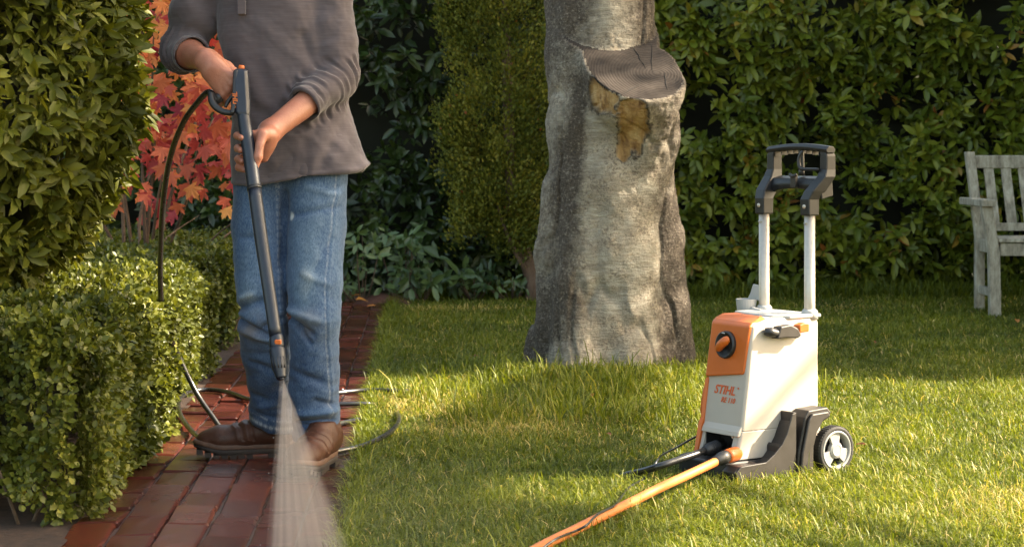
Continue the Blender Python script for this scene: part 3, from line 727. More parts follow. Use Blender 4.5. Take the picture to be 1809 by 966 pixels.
b.inputs['Roughness'].default_value = .9; bump(t, b, n1, .5, .006); M_teak = m
m, t, b = mat('skin')
n1 = noise(t, 22, 6, .6); n2 = noise(t, 220, 4, .6)
t.links.new(mix(t, n2, ramp(t, n1, [(.3, (.28, .105, .065)), (.55, (.38, .165, .105)), (.75, (.44, .21, .14))]), (.30, .11, .07)), b.inputs['Base Color'])
b.inputs['Roughness'].default_value = .45; b.inputs['Subsurface Weight'].default_value = .12; b.inputs['Subsurface Radius'].default_value = (.8, .3, .15); b.inputs['Subsurface Scale'].default_value = .006
mm = t.nodes.new('ShaderNodeMath'); mm.operation = 'ADD'; t.links.new(n2, mm.inputs[0]); t.links.new(noise(t, 70, 5, .7), mm.inputs[1])
bump(t, b, mm.outputs[0], .35, .002); M_skin = m
M_nail = plain('fingernail', (.72, .46, .38), .3, var=.03)
m, t, b = mat('heather_jersey')
n1 = noise(t, 95, 6, .7, sc3=(.16, .16, 2.6)); n2 = noise(t, 5, 3); n3 = noise(t, 420, 2)
c = ramp(t, n1, [(.3, (.068, .059, .068)), (.5, (.083, .073, .083)), (.7, (.108, .096, .106))])
c = mix(t, n2, c, mix(t, .35, c, (.11, .07, .065))); t.links.new(c, b.inputs['Base Color'])
b.inputs['Roughness'].default_value = .95; b.inputs['Sheen Weight'].default_value = .25; b.inputs['Specular IOR Level'].default_value = .2
mm = t.nodes.new('ShaderNodeMath'); mm.operation = 'ADD'; t.links.new(n1, mm.inputs[0]); t.links.new(n3, mm.inputs[1]); bump(t, b, mm.outputs[0], .15, .0015); M_shirt = m
m, t, b = mat('washed_denim')
fa = attr(t, 'fade_shade'); n1 = noise(t, 300, 3, .7, sc3=(1, 1, .35)); n2 = noise(t, 26, 7, .7, sc3=(1, 1, .4)); n3 = noise(t, 6, 4)
c = ramp(t, fa, [(0, (.012, .038, .110)), (.35, (.030, .078, .175)), (.7, (.105, .170, .255)), (1, (.27, .32, .35))])
c = mix(t, ramp(t, n1, [(.3, (0, 0, 0)), (.7, (1, 1, 1))]), mix(t, .5, c, (.012, .03, .08)), mix(t, .22, c, (.40, .50, .60)))
c = mix(t, n2, mix(t, .25, c, (.02, .045, .11)), c)
c = mix(t, attr(t, 'thread'), c, (.50, .53, .55)); c = mix(t, attr(t, 'dirt'), c, (.16, .13, .10)); t.links.new(c, b.inputs['Base Color'])
b.inputs['Roughness'].default_value = .92; b.inputs['Specular IOR Level'].default_value = .2; b.inputs['Sheen Weight'].default_value = .15
mm = t.nodes.new('ShaderNodeMath'); mm.operation = 'ADD'; t.links.new(n1, mm.inputs[0]); t.links.new(n2, mm.inputs[1]); bump(t, b, mm.outputs[0], .4, .0025); M_denim = m
m, t, b = mat('brown_leather')
n1 = noise(t, 30, 8, .7); n2 = noise(t, 260, 4, .7); t.links.new(mix(t, n2, ramp(t, n1, [(.3, (.028, .010, .007)), (.5, (.062, .024, .015)), (.75, (.13, .06, .038))]), (.08, .035, .022)), b.inputs['Base Color'])
b.inputs['Roughness'].default_value = .42; mm = t.nodes.new('ShaderNodeMath'); mm.operation = 'ADD'; t.links.new(n1, mm.inputs[0]); t.links.new(n2, mm.inputs[1]); bump(t, b, mm.outputs[0], .4, .003); M_leather = m; b.inputs['Specular IOR Level'].default_value = .3
M_sole = plain('brown_boot_sole', (.030, .021, .017), .7, nscale=50, var=.4, bs=.3)
M_welt = plain('boot_welt', (.105, .055, .036), .6, nscale=60, var=.3, bs=.2)
M_hair = plain('brown_hair', (.07, .045, .03), .6, nscale=200, var=.5, bs=.6)

# ------------------------------------------------------------------ the person
MY = 5.68; PO = Vector((-.64, MY, 0))
def W(px, py, Y=MY): v = P(px, py, Y) - PO; return (v.x, v.y, v.z)
man = empty('person', PO, label='man in a grey-brown henley and faded jeans holding a spray lance on the brick path', cat='person')
shR, elR, wrR = W(368, -62), W(321, 90, 5.70), W(366, 108, 5.46)
shL, elL, wrL = W(574, -62), W(596, 140, 5.64), W(477, 233, 5.42)
hipR, hipL = W(465, 315, 5.68), W(556, 315, 5.66)
knR, knL = W(466, 545, 5.62), W(557, 545, 5.58)
anR, anL = W(484, 782, 5.80), W(558, 792, 5.63)
def lanceY(py): return 5.42 - (py-120)/548*.30
# body: one surface
bd = Field((-.42, -.42, 0.02), (.30, .28, 1.86), .0042)
bd.cone(W(486, 60), W(476, -45), .100, .100, .05, (1.25, .85, 1)); bd.cone(W(512, 290), W(490, 60), .100, .100, .05, (1.25, .85, 1))
bd.cone(W(470, -120), W(468, -190), .058, .056, .04); bd.cone(shR, W(470, -80), .05, .06, .03); bd.cone(shL, W(470, -80), .05, .06, .03)
hx, hy_, hz = W(466, -245, 5.64)
bd.cone((hx, hy_+.01, hz+.01), (hx, hy_+.03, hz+.03), .095, .09, .03, (.84, 1, 1.12)); bd.cone((hx, hy_-.03, hz-.06), (hx, hy_-.035, hz-.085), .055, .045, .03)
bd.cone((hx, hy_-.098, hz-.02), (hx, hy_-.085, hz+.02), .014, .008, .012); bd.cone((hx-.082, hy_+.01, hz-.02), (hx-.085, hy_+.015, hz+.02), .012, .014, .008); bd.cone((hx+.082, hy_+.01, hz-.02), (hx+.085, hy_+.015, hz+.02), .012, .014, .008)
for s_ in (-1, 1): bd.cone((hx+s_*.033, hy_-.098, hz+.012), (hx+s_*.033, hy_-.100, hz+.012), .012, .012, .008, op='sub')
bd.cone((hx-.02, hy_-.092, hz-.062), (hx+.02, hy_-.092, hz-.062), .007, .007, .006)
for sh, el, wr in ((shR, elR, wrR), (shL, elL, wrL)):
    bd.chain([sh, el], [.046, .036], .02)
    s1 = tuple(np.array(el)*.7+np.array(wr)*.3)
    bd.chain([el, s1, wr], [.034, .0385, .030], .03)
for hp, kn, an in ((hipR, knR, anR), (hipL, knL, anL)): bd.chain([hp, kn, an], [.062, .044, .036], .02)
def hand(pl_, pw, thick, fingers, thumb):
    """pl_ list of palm capsules (a, b, r)"""
    for a, b_, ra, rb in pl_: bd.cone(a, b_, ra, rb, .014)
    for f in fingers: bd.chain([p for p, r in f], [r for p, r in f], .0035)
    bd.chain([p for p, r in thumb], [r for p, r in thumb], .006)
# left hand (image right): palm lies behind the lance, fingers curl round to its left side
lw = np.array(wrL)
def H(px, py, dy, yb=5.36): return W(px, py, yb+dy)
knu = [H(440, 238, .030), H(441, 256, .032), H(443, 274, .032), H(446, 290, .028)]
bd.chain([wrL, H(468, 250, .03)], [.030, .026], .02)
for k_, kp in enumerate(knu): bd.cone(H(470-k_*2, 246+k_*5, .03), kp, .021, .0135, .015)
bd.cone(H(477, 240, .026), H(466, 278, .030), .025, .015, .012)
for k_, (kp, tipy, tx) in enumerate(zip(knu, (240, 262, 281, 296), (419, 417, 420, 425))):
    y1 = HY+0; m1 = H(427, tipy-1, .036); m2 = H(419+k_, tipy, .010); tp = H(tx+8, tipy+4, -.020)
    bd.chain([kp, m1, m2, tp], [.0125, .0115, .0112, .0092], .003)
th = [H(464, 238, -.012), H(459, 257, -.028), H(456, 277, -.034), H(452, 295, -.036)]
bd.chain([H(473, 238, .014), th[0]], [.022, .0165], .010); bd.chain(th, [.0160, .0122, .0126, .0088], .004); bd.cone(th[2], th[2], .0130, .0130, .003)
# right hand (image left): back of the hand towards us, fingers wrap behind the grip
def Hr(px, py, dy, yb=5.44): return W(px, py, yb+dy)
kn2 = [Hr(413, 136, -.014), Hr(410, 149, -.012), Hr(404, 160, -.008), Hr(395, 169, -.002)]
bd.chain([wrR, Hr(380, 120, 0)], [.031, .030], .02)
for k_, kp in enumerate(kn2):
    bd.cone(Hr(376-k_*1.5, 114+k_*6, .0), kp, .026-.002*k_, .0145, .014); bd.cone(Hr(384-k_, 118+k_*6, -.021), tuple(np.array(kp)+np.array([0, -.0105, 0])), .0045, .0065, .004); bd.cone(tuple(np.array(kp)+np.array([0, -.008, .001])), tuple(np.array(kp)+np.array([0, -.008, .001])), .0105, .0105, .005)
for k_, kp in enumerate(kn2):
    q_ = [(422, 146), (418, 158), (411, 170), (400, 180)][k_]
    bd.chain([kp, Hr(q_[0], q_[1], .016), Hr(q_[0]-8, q_[1]+3, .045), Hr(q_[0]-24, q_[1]-2, .042)], [.0120, .0105, .0095, .008], .0035)
bd.chain([Hr(380, 108, .02), Hr(402, 118, .03), Hr(414, 128, .03), Hr(418, 140, .034)], [.020, .014, .012, .009], .008)
V, Q = bd.mesh(); V = relax(V, Q, 2, .4)
np_mesh('body', V, Q, M_skin, man)
mb = MB()
for (px_, py_, dy_) in ((425, 242, -.0285), (423, 264, -.0285), (426, 283, -.0285)):
    c0 = Vector(H(px_+1, py_+3, dy_)); mb.tube([c0+Vector((-.0035, 0, .006)), c0+Vector((-.001, -.002, 0)), c0+Vector((.001, -.001, -.006))], [.003, .0048, .003], 8, 3)
c0 = Vector(H(452.5, 291, -.0455)); mb.tube([c0+Vector((.001, 0, .009)), c0+Vector((0, -.002, 0)), c0+Vector((-.001, 0, -.008))], [.004, .0065, .004], 8, 3)
# hair cap
hf = Field((-.35, -.2, 1.5), (.05, .25, 1.92), .005); hf.cone((hx, hy_+.022, hz+.04), (hx, hy_+.045, hz+.02), .102, .098, .02, (.88, 1, 1.08)); hf.plane((hx, hy_-.045, hz+.03), (0, -1, -.75))
V, Q = hf.mesh(); V += vnormals(V, Q)*(.004*fbm(V*60, 3, 3))[:, None]; np_mesh('hair', V, Q, M_hair, man)

# shirt
sf = Field((-.46, -.30, .70), (.36, .30, 1.56), .0042)
def tors(px, py, rx, ry, k=.04):
    c_ = W(px, py); return c_, rx, ry
sec = [(-110, 470, .085, .085), (-75, 470, .165, .105), (-20, 478, .168, .118), (60, 488, .160, .122), (130, 505, .165, .120), (200, 514, .172, .122), (255, 520, .182, .128), (300, 526, .190, .132), (330, 528, .192, .133)]
zz = np.array([CAMH-(p[0]-HY)*MY/F for p in sec])[::-1]; xx = np.array([(p[1]-CX)*MY/F-PO.x for p in sec])[::-1]; rx = np.array([p[2] for p in sec])[::-1]; ry = np.array([p[3] for p in sec])[::-1]
def torso_sdf(sf, grow, ext=0):
    sl_, X_, Y_, Z_ = sf._sub(sf.lo, sf.lo+sf.h*sf.n)
    z = Z_.ravel(); cx = np.interp(z, zz, xx)[None, None]; a = (np.interp(z, zz, rx)+grow)[None, None]; b_ = (np.interp(z, zz, ry)+grow)[None, None]
    r_ = ((np.abs(X_-cx)/a)**2.3 + (np.abs(Y_-.0)/b_)**2.3)**(1/2.3)
    D = (r_-1)*np.minimum(a, b_)*1.05
    return np.maximum(D, Z_-zz[-1]) + 0*X_
D = torso_sdf(sf, 0); sf.f = np.minimum(sf.f, D).astype(np.float32)
def lerp3(a, b_, t_): return tuple(np.array(a)*(1-t_)+np.array(b_)*t_)
cuR, cuL = lerp3(elR, wrR, .42), lerp3(elL, wrL, .50)
sf.chain([W(395, -85), shR, lerp3(shR, elR, .55), elR, cuR], [.07, .074, .066, .060, .053], .022)
sf.chain([W(545, -85), shL, lerp3(shL, elL, .55), elL, cuL], [.07, .074, .070, .062, .052], .014)
# open ends
dR = np.array(wrR)-np.array(elR); dR /= np.linalg.norm(dR); dL = np.array(wrL)-np.array(elL); dL /= np.linalg.norm(dL)
def cutcap(pt, dr, rad):
    sl_, X_, Y_, Z_ = sf._sub(np.array(pt)-.13, np.array(pt)+.13)
    D = (X_-pt[0])*dr[0]+(Y_-pt[1])*dr[1]+(Z_-pt[2])*dr[2]; rr_ = np.sqrt((X_-pt[0]-dr[0]*.05)**2+(Y_-pt[1]-dr[1]*.05)**2+(Z_-pt[2]-dr[2]*.05)**2)
    f_ = sf.f[sl_]; sf.f[sl_] = np.where((D > -.01) & (rr_ < .085), np.maximum(f_, D), f_)
cutcap(cuR, dR, .07); cutcap(cuL, dL, .07)
sf.cone(lerp3(elR, wrR, .36), lerp3(elR, wrR, .9), .045, .046, .002, op='sub'); sf.cone(lerp3(elL, wrL, .45), lerp3(elL, wrL, .9), .041, .044, .002, op='sub')
# hem line: wavy, lower in front, flares up at the right
sl_, X_, Y_, Z_ = sf._sub(sf.lo, sf.lo+sf.h*sf.n)
pxg = CX+(X_+PO.x)*F/MY; hemz = np.interp(pxg.ravel(), [380, 410, 460, 520, 590, 625, 650, 700], [324, 326, 329, 318, 308, 303, 285, 270]); hemz = CAMH-(hemz-HY)*5.60/F
armfree = 1.0
D = hemz[:, None, None]-Z_ + 0*Y_; sf.f = np.maximum(sf.f, D).astype(np.float32)
inner = torso_sdf(sf, -.010); low = np.maximum(inner, Z_-.95); sf.f = np.maximum(sf.f, -low).astype(np.float32)
# right side flare
V, Q = sf.mesh(); V = relax(V, Q, 3, .5); N = vnormals(V, Q)
def along(V, a, b_):
    a = np.array(a); b_ = np.array(b_); d = b_-a; Lh = np.linalg.norm(d); d /= Lh; t_ = (V-a)@d; r_ = np.linalg.norm(V-a-t_[:, None]*d, axis=1); return t_/Lh, r_
disp = np.zeros(len(V))
for el, cu, sh, wr in ((elR, cuR, shR, wrR), (elL, cuL, shL, wrL)):
    tt, rr_ = along(V, el, cu); ln = np.linalg.norm(np.array(cu)-np.array(el))
    wgt = sstep(.085, .07, rr_)*sstep(-.55, -.1, tt)*sstep(1.0, .82, tt)
    ph = tt*ln/.0175 + 1.3*fbm(V*9, 7, 2) + .6*fbm(V*20, 8, 2)
    disp += wgt*(.0050*np.sin(ph*2*PI*.62+2*fbm(V*6, 19, 2)) + .0022*np.sin(ph*2*PI*1.15+1))*(.7+1.3*fbm(V*14, 9, 2))
    tt2, rr2 = along(V, sh, el); wgt2 = sstep(.1, .075, rr2)*sstep(.2, .6, tt2)*sstep(1.15, .9, tt2)
    disp += wgt2*.006*fbm(np.stack([V[:, 0]*5+V[:, 2]*10, V[:, 1]*6, V[:, 2]*24-V[:, 0]*14], -1), 10, 2)
pxv = CX+(V[:, 0]+PO.x)*F/MY; pyv = HY+(CAMH-V[:, 2])*F/MY
fr = sstep(.02, -.06, V[:, 1])
# diagonal drape folds on the torso
dia = (V[:, 0]*.75+V[:, 2]*.66); dib = (V[:, 0]*-.66+V[:, 2]*.75)
disp += .013*fbm(np.stack([dia*15, V[:, 1]*3, dib*4.5], -1), 14, 2) + .006*fbm(np.stack([V[:, 0]*24, V[:, 1]*6, V[:, 2]*5], -1), 15, 2)*sstep(200, 330, pyv) + .002*fbm(V*45, 16, 2)
for (x0, y0, x1, y1, wd, am) in ((600, 190, 470, 330, 9, -.010), (585, 215, 500, 290, 8, .007), (620, 200, 560, 320, 8, -.008), (470, 45, 560, 130, 9, .006), (450, 60, 500, 200, 10, -.007), (540, 60, 560, 115, 6, -.012), (430, 90, 470, 190, 8, .006), (590, 240, 640, 300, 7, .006), (480, 250, 500, 330, 9, .006), (550, 250, 545, 315, 9, -.006), (420, 240, 440, 320, 8, -.005)):
    dx, dy = x1-x0, y1-y0; l2 = dx*dx+dy*dy; tq = ((pxv-x0)*dx+(pyv-y0)*dy)/l2; tc = np.clip(tq, 0, 1); dd = np.hypot(pxv-x0-tc*dx, pyv-y0-tc*dy)
    disp += .8*fr*am*np.exp(-(dd/(wd*1.35))**2)*sstep(-.25, .2, tq)*sstep(1.25, .8, tq)
# cuffs and hem rolls
for cu, el, wr in ((cuR, elR, wrR), (cuL, elL, wrL)):
    tt, rr_ = along(V, el, cu); disp += .0028*np.exp(-((tt-.975)/.03)**2)*(rr_ < .075)*(rr_ > .048)
hz_ = CAMH-(np.interp(pxv, [380, 410, 460, 520, 590, 625, 650, 700], [324, 326, 329, 318, 308, 303, 285, 270])-HY)*5.60/F
disp += .003*np.exp(-((V[:, 2]-hz_-.006)/.006)**2)
V = V + N*disp[:, None]
fl = sstep(.14, .22, V[:, 0]+.0)*sstep(1.02, .84, V[:, 2]); V[:, 0] += .026*fl*sstep(-.16, .1, V[:, 1]*0+.1)
np_mesh('shirt', V, Q, M_shirt, man)
mb2 = MB()   # button placket
p0 = W(433, -40, MY-.128); 
pl0, pl1 = W(431, -60), W(445, 33)
mb3 = MB()
for i in range(2):
    pass
mb2.rings([[ (W(430, py_)[0], -.1235-dy_, W(430, py_)[2]), (W(444, py_)[0], -.1235-dy_, W(430, py_)[2]), (W(444, py_)[0], -.10, W(430, py_)[2]), (W(430, py_)[0], -.10, W(430, py_)[2])] for py_, dy_ in ((-45, -.006), (-15, .0), (10, .001), (31, .0015))])
pk = mb2.obj('placket', M_shirt, man, bevel=.002)
mb2 = MB(); bx, by, bz = W(437.5, -1); mb2.lathe([(0, .0), (.0055, .0), (.006, -.002), (.006, -.004), (0, -.004)], axis_matrix((bx, -.1245, bz), (0, 1, 0)), 18); mb2.obj('button', plain('shirt_button', (.6, .55, .5), .4), pk, True)

# jeans
jf = Field((-.32, -.32, .04), (.24, .26, .98), .0042)
def leg(rows, yk):
    pts = [W(px_, py_, yy) for py_, px_, r, yy in rows]; rr_ = [r for _, _, r, _ in rows]
    jf.chain(pts, rr_, .009, (1, .98, 1))
rowsR = [(290, 466, .088, 5.68), (400, 457, .076, 5.66), (500, 462, .073, 5.63), (560, 464, .072, 5.63), (620, 470, .067, 5.68), (690, 476, .062, 5.74), (745, 480, .066, 5.78), (775, 481, .070, 5.79)]
rowsL = [(290, 560, .088, 5.67), (400, 556, .089, 5.65), (500, 556, .079, 5.60), (560, 556, .073, 5.58), (650, 557, .068, 5.61), (740, 558, .064, 5.63), (770, 559, .064, 5.63), (800, 559, .064, 5.63)]
leg(rowsR, 0); leg(rowsL, 0)
jf.cone(W(482, 265), W(548, 265), .088, .088, .04, (1, .95, 1)); jf.cone(W(480, 300), W(545, 300), .086, .086, .04)
# hems
sl_, X_, Y_, Z_ = jf._sub(jf.lo, jf.lo+jf.h*jf.n)
xs_ = (X_.ravel()+PO.x)*F/MY+CX
hp = np.interp(xs_, [420, 440, 470, 500, 519, 521, 560, 600], [744, 752, 764, 768, 768, 780, 785, 788])
hz_ = CAMH-(hp-HY)*np.where(xs_ < 520, 5.74, 5.58)/F
jf.f = np.maximum(jf.f, hz_[:, None, None]-Z_ + .10*Y_*0).astype(np.float32)
jf.cone(W(481, 700, 5.77), W(481, 830, 5.79), .050, .056, .002, op='sub'); jf.cone(W(559, 730, 5.63), W(559, 850, 5.63), .048, .052, .002, op='sub')
V, Q = jf.mesh(); V = relax(V, Q, 2, .5); N = vnormals(V, Q)
pxv = CX+(V[:, 0]+PO.x)*F/(MY-.05); pyv = HY+(CAMH-V[:, 2])*F/(MY-.05)
isR = pxv < 510
fr = sstep(.06, -.04, V[:, 1]+.0)
disp = .0045*fbm(V*np.array([14, 14, 9]), 120, 2) + .0022*fbm(V*40, 121, 2) + (.008*sstep(560, 700, pyv)+.004*np.exp(-((pyv-560)/60)**2))*fbm(V*np.array([11, 11, 30]), 122, 2)
def fold(x0, y0, x1, y1, wd, am):
    global disp
    dx, dy = x1-x0, y1-y0; l2 = dx*dx+dy*dy; tq = ((pxv-x0)*dx+(pyv-y0)*dy)/l2; tc = np.clip(tq, 0, 1); dd = np.hypot(pxv-x0-tc*dx, pyv-y0-tc*dy)
    disp = disp + 1.35*fr*am*np.exp(-(dd/(wd*.85))**2)*sstep(-.3, .15, tq)*sstep(1.3, .8, tq)
for f_ in ((512, 555, 560, 585, 7, -.013), (516, 545, 570, 560, 8, .008), (530, 572, 556, 600, 5, -.010), (418, 545, 470, 528, 8, -.010), (420, 560, 475, 590, 7, -.012), (425, 580, 490, 600, 8, .008), (430, 525, 455, 515, 7, .007),
           (470, 575, 500, 560, 7, -.008), (430, 740, 500, 745, 6, -.012), (432, 728, 490, 722, 8, .010), (436, 700, 470, 715, 7, -.007), (525, 742, 590, 738, 6, -.011), (530, 728, 592, 722, 8, .009), (560, 700, 592, 712, 6, -.007),
           (545, 330, 600, 345, 8, .004), (515, 380, 600, 365, 7, -.004), (430, 420, 480, 415, 7, -.004), (520, 650, 575, 670, 8, -.006), (440, 640, 500, 660, 8, -.006), (505, 340, 500, 470, 6, -.006), (540, 480, 590, 500, 8, .004), (590, 420, 560, 480, 9, -.004), (505, 620, 520, 700, 7, .005)): fold(*f_)
# seams and hems
thread = np.zeros(len(V))
seamL = np.interp(pyv, [300, 500, 780], [596, 580, 588]); sd = np.abs(pxv-seamL); disp += fr*.0025*np.exp(-((pxv-seamL-5)/3.0)**2)
dash = (np.sin(pyv*1.9) > -.3)
seamR = np.interp(pyv, [320, 560, 760], [492, 500, 505]); sd2 = np.abs(pxv-seamR); disp += fr*.002*np.exp(-(sd2/3)**2)
thread += fr*np.exp(-(sd/1.0)**2)*(.10+.2*dash)*(pyv < 780) + fr*np.exp(-((sd2-2)/1.2)**2)*dash*.2
hemv = np.where(isR, np.interp(pxv, [420, 440, 470, 500, 519], [744, 752, 764, 768, 768]), np.interp(pxv, [521, 560, 600], [780, 785, 788]))
hd = hemv-pyv; disp += .0028*sstep(22, 16, hd)*sstep(-10, 0, hd)
thread += .85*np.exp(-((hd-2)/3.2)**2)*(.55+.45*np.sin(pxv*1.7)) + .5*np.exp(-((hd-15)/1.5)**2)*(np.sin(pxv*2.2) > -.2)
fade_shade = .19 + .25*fbm(V*5, 130, 3)
def fb(x, y, rx_, ry_, a_): return a_*np.exp(-((pxv-x)/rx_)**2-((pyv-y)/ry_)**2)
fade_shade += fr*(fb(548, 430, 34, 100, .42) + fb(540, 510, 30, 55, .30) + fb(440, 440, 24, 100, .30) + fb(446, 530, 26, 45, .35) + fb(548, 335, 40, 30, .2)) + fb(520, 700, 200, 80, -.12) - fr*fb(500, 420, 9, 140, .3) - .15*sstep(-.05, .05, V[:, 1])  # wear on thighs and knees; dark strip between the legs is painted shade
fade_shade += .22*sstep(.001, .008, disp) - .22*sstep(-.001, -.009, disp) + .16*fbm(V*np.array([30, 30, 14]), 133, 3)  # fold valleys darkened, ridges lightened: crease shade put into the denim colour
dirt = fr*(fb(452, 570, 26, 26, .55)+fb(548, 565, 22, 24, .6)+fb(440, 600, 14, 30, .3))*(.5+.9*fbm(V*30, 140, 3)).clip(0, 1)
hole = fr*(np.exp(-(((pxv-516)/4)**2+((pyv-381)/7)**2)**2)); thread = np.maximum(thread, hole)
V = V+N*disp[:, None]
np_mesh('jeans', V, Q, M_denim, man, attrs={'fade_shade': fade_shade.clip(0, 1), 'thread': thread.clip(0, 1), 'dirt': dirt.clip(0, .7)})

# boots
def boot(heel, toe, width, name='boot'):
    heel = Vector(heel); toe = Vector(toe); d = (toe-heel); Ln = d.length; d.normalize(); s = Vector((d.y, -d.x, 0))
    e = empty(name, (0, 0, 0)); e.parent = man
    M = Matrix(((d.x, s.x, 0, heel.x), (d.y, s.y, 0, heel.y), (0, 0, 1, .012), (0, 0, 0, 1)))
    k = Ln/.30
    fd = Field((-.03, -.08, -.0), (.33, .08, .20), .0032)
    fd.chain([(.045, 0, .066), (.10, 0, .066), (.16, .002, .056), (.215, .004, .052), (.255, .004, .048)], [.036, .038, .040, .044, .036], .02, (1, 1.02, .82))
    fd.chain([(.048, 0, .06), (.052, 0, .10), (.058, 0, .19)], [.040, .042, .046], .03, (1.12, .85, 1))
    fd.cone((.06, 0, .088), (.14, 0, .060), .036, .038, .03)
    fd.plane((0, 0, .034), (0, 0, -1)); fd.plane((0, 0, .128), (0, 0, 1))
    V, Q = fd.mesh(); V = relax(V, Q, 1); N = vnormals(V, Q)
    dsp = .0015*fbm(V*40, 150, 3); 
    for x0, a_ in ((.125, -.004), (.140, .003), (.155, -.0035), (.172, .002)): dsp += a_*np.exp(-((V[:, 0]-x0-.25*(V[:, 2]-.07)+.004*np.sin(V[:, 1]*120))/.0045)**2)*(V[:, 2] > .05)
    dsp += .003*np.exp(-((V[:, 0]-.022-.45*(V[:, 2]-.05))/.006)**2)*(V[:, 2] < .12)
    gore = np.exp(-(((V[:, 0]-.062)/.018)**2+((V[:, 2]-.135)/.045)**2)**3); dsp -= .002*gore
    V = V+N*dsp[:, None]; Vw = np.array([list(M @ Vector((v[0]*k, v[1], v[2]))) for v in V])
    up = np_mesh('upper', Vw, Q[:, ::1], M_leather, e)
    # sole outline
    out = []
    for a in range(48):
        A_ = 2*PI*a/48; c_, s_ = math.cos(A_), math.sin(A_)
        x = .142+.152*c_*(abs(c_)**-.12 if abs(c_) > .01 else 1); wv_ = np.interp(x, [0, .05, .11, .20, .27, .30], [.034, .040, .037, .050, .046, .03])
        y = wv_*math.copysign(abs(s_)**.62, s_); out.append((x, y))
    def ring(sc_, z, rise): return [M @ Vector((((x-.142)*sc_+.142)*k, y*sc_, z+max(0, (x-.22))*rise)) for x, y in out]
    mb = MB(); mb.rings([ring(1.0, .026, .22), ring(1.035, .027, .22), ring(1.04, .034, .2), ring(1.02, .038, .2), ring(.97, .040, .2)]); mb.obj('welt', M_welt, e, True, bevel=.001)
    mb = MB(); mb.rings([ring(.98, .010, .30), ring(1.02, .012, .28), ring(1.03, .020, .24), ring(1.01, .0255, .22)]); so_ = mb.obj('sole', M_sole, e, True)
    for xa in (.006, .03, .055, .12, .145, .17, .195, .22, .245, .27):
        wv_ = float(np.interp(xa, [0, .05, .11, .20, .27, .30], [.03, .040, .037, .050, .044, .03])); rise = max(0, xa-.22)*.3; mb = MB()
        for sg in (-1, 1): mb.box((xa*k, sg*wv_*.45 if sg > 0 else -wv_*1.0, -.001+rise), ((xa+.019)*k, wv_*1.0 if sg > 0 else -wv_*.45, .0115+rise), M)
        mb.box((xa*k, -wv_*.40, .001+rise), ((xa+.012)*k, wv_*.40, .0112+rise), M)
        mb.obj('tread_lug', M_sole, so_)
    return e
BZ = .018
h1 = P(517, 0, 5.80); t1 = P(341, 0, 5.76)
b1 = boot((h1.x-PO.x, 5.80-MY, BZ), (t1.x-PO.x, 5.755-MY, BZ), .1); b1.location.z = 0.004
b2 = boot((-.520-PO.x, 5.680-MY, BZ), (-.590-PO.x, 5.350-MY, BZ), .1); b2.location.z = 0.004

# ------------------------------------------------------------------ spray lance
lo_ = P(430, 200, lanceY(200))
ln = empty('spray_lance', lo_, label='dark spray lance with trigger gun held in both hands of the man', cat='spray lance')
def LP(px, py, dy=0): v = P(px, py, lanceY(py)+dy)-lo_; return v
mb = MB()
# gun body (boxy barrel)
def gring(px, py, hw, hd, dy=0):
    c_ = LP(px, py, dy); return [c_+Vector((hw*a_, hd*b_, 0)) for a_, b_ in ((-1, -.55), (-.6, -1), (.6, -1), (1, -.55), (1, .6), (.6, 1), (-.6, 1), (-1, .6))]
mb.rings([gring(425, 122, .012, .012), gring(425.5, 126, .020, .018), gring(426, 145, .0215, .021), gring(428, 180, .0215, .021), gring(429, 198, .020, .020), gring(430, 203, .0175, .0175)])
gb = mb.obj('gun_body', M_navy, ln, bevel=.002)
mb = MB(); mb.rings([gring(418.5, 124, .007, .022, .002), gring(417, 150, .008, .024, .004), gring(416, 180, .008, .024, .004), gring(412, 200, .007, .022, .004)]); mb.obj('side_cover', M_black, ln, bevel=.002)
mb = MB(); mb.tube([LP(422, 120, .0), LP(431, 121, .0)], .008, 10, 1); mb.obj('lock_button', M_orange, ln, True)
mb = MB(); mb.tube([LP(414, 138, .03), LP(400, 160, .045), LP(382, 176, .04), LP(374, 170, .03)], [.014, .0145, .014, .013], 12); mb.obj('grip', M_black, ln, True)
mb = MB(); mb.tube([LP(373, 166, .02), LP(374, 178, .012), LP(382, 190, .008), LP(396, 198, .004), LP(412, 200, 0)], [.009, .010, .010, .009, .008], 10); mb.obj('trigger_guard', M_black, ln, True)
mb = MB(); mb.tube([LP(413, 168, .004), LP(404, 178, .006), (LP(398, 190, .006))], [.006, .006, .004], 8); mb.obj('trigger', M_greyblack, ln, True)
mb = MB(); mb.tube([LP(430, 202), LP(433, 225), LP(441, 272), LP(449, 332)], [.0175, .0180, .0190, .0185], 20, 8)
mb.obj('hand_tube', M_navy, ln, True)
mb = MB(); mb.tube([LP(449, 331), LP(449.7, 335)], .0200, 20, 1); mb.obj('collar', M_black, ln, True)
mb = MB(); mb.tube([LP(449.7, 335), LP(462, 425), LP(475, 512), LP(487, 594)], [.0185, .0180, .0170, .0165], 20, 4); mb.obj('wand_tube', M_navy, ln, True)
mb = MB(); mb.tube([LP(487, 594), LP(488, 598), LP(489, 610), LP(489.5, 614)], [.0172, .0185, .0190, .018], 20, 2); cl = mb.obj('nozzle_coupling', M_navy, ln, True)
mb = MB(); c_ = LP(491, 604, -.0165); mb.rings([[c_+Vector((x_*s_, y_, z_*s_)) for x_, z_ in ((-.009, -.004), (-.006, -.0065), (.006, -.0065), (.009, -.004), (.009, .004), (.006, .0065), (-.006, .0065), (-.009, .004))] for s_, y_ in ((1, .01), (1, -.002), (.8, -.005))]); mb.obj('release_button', M_orange, ln, bevel=.001)
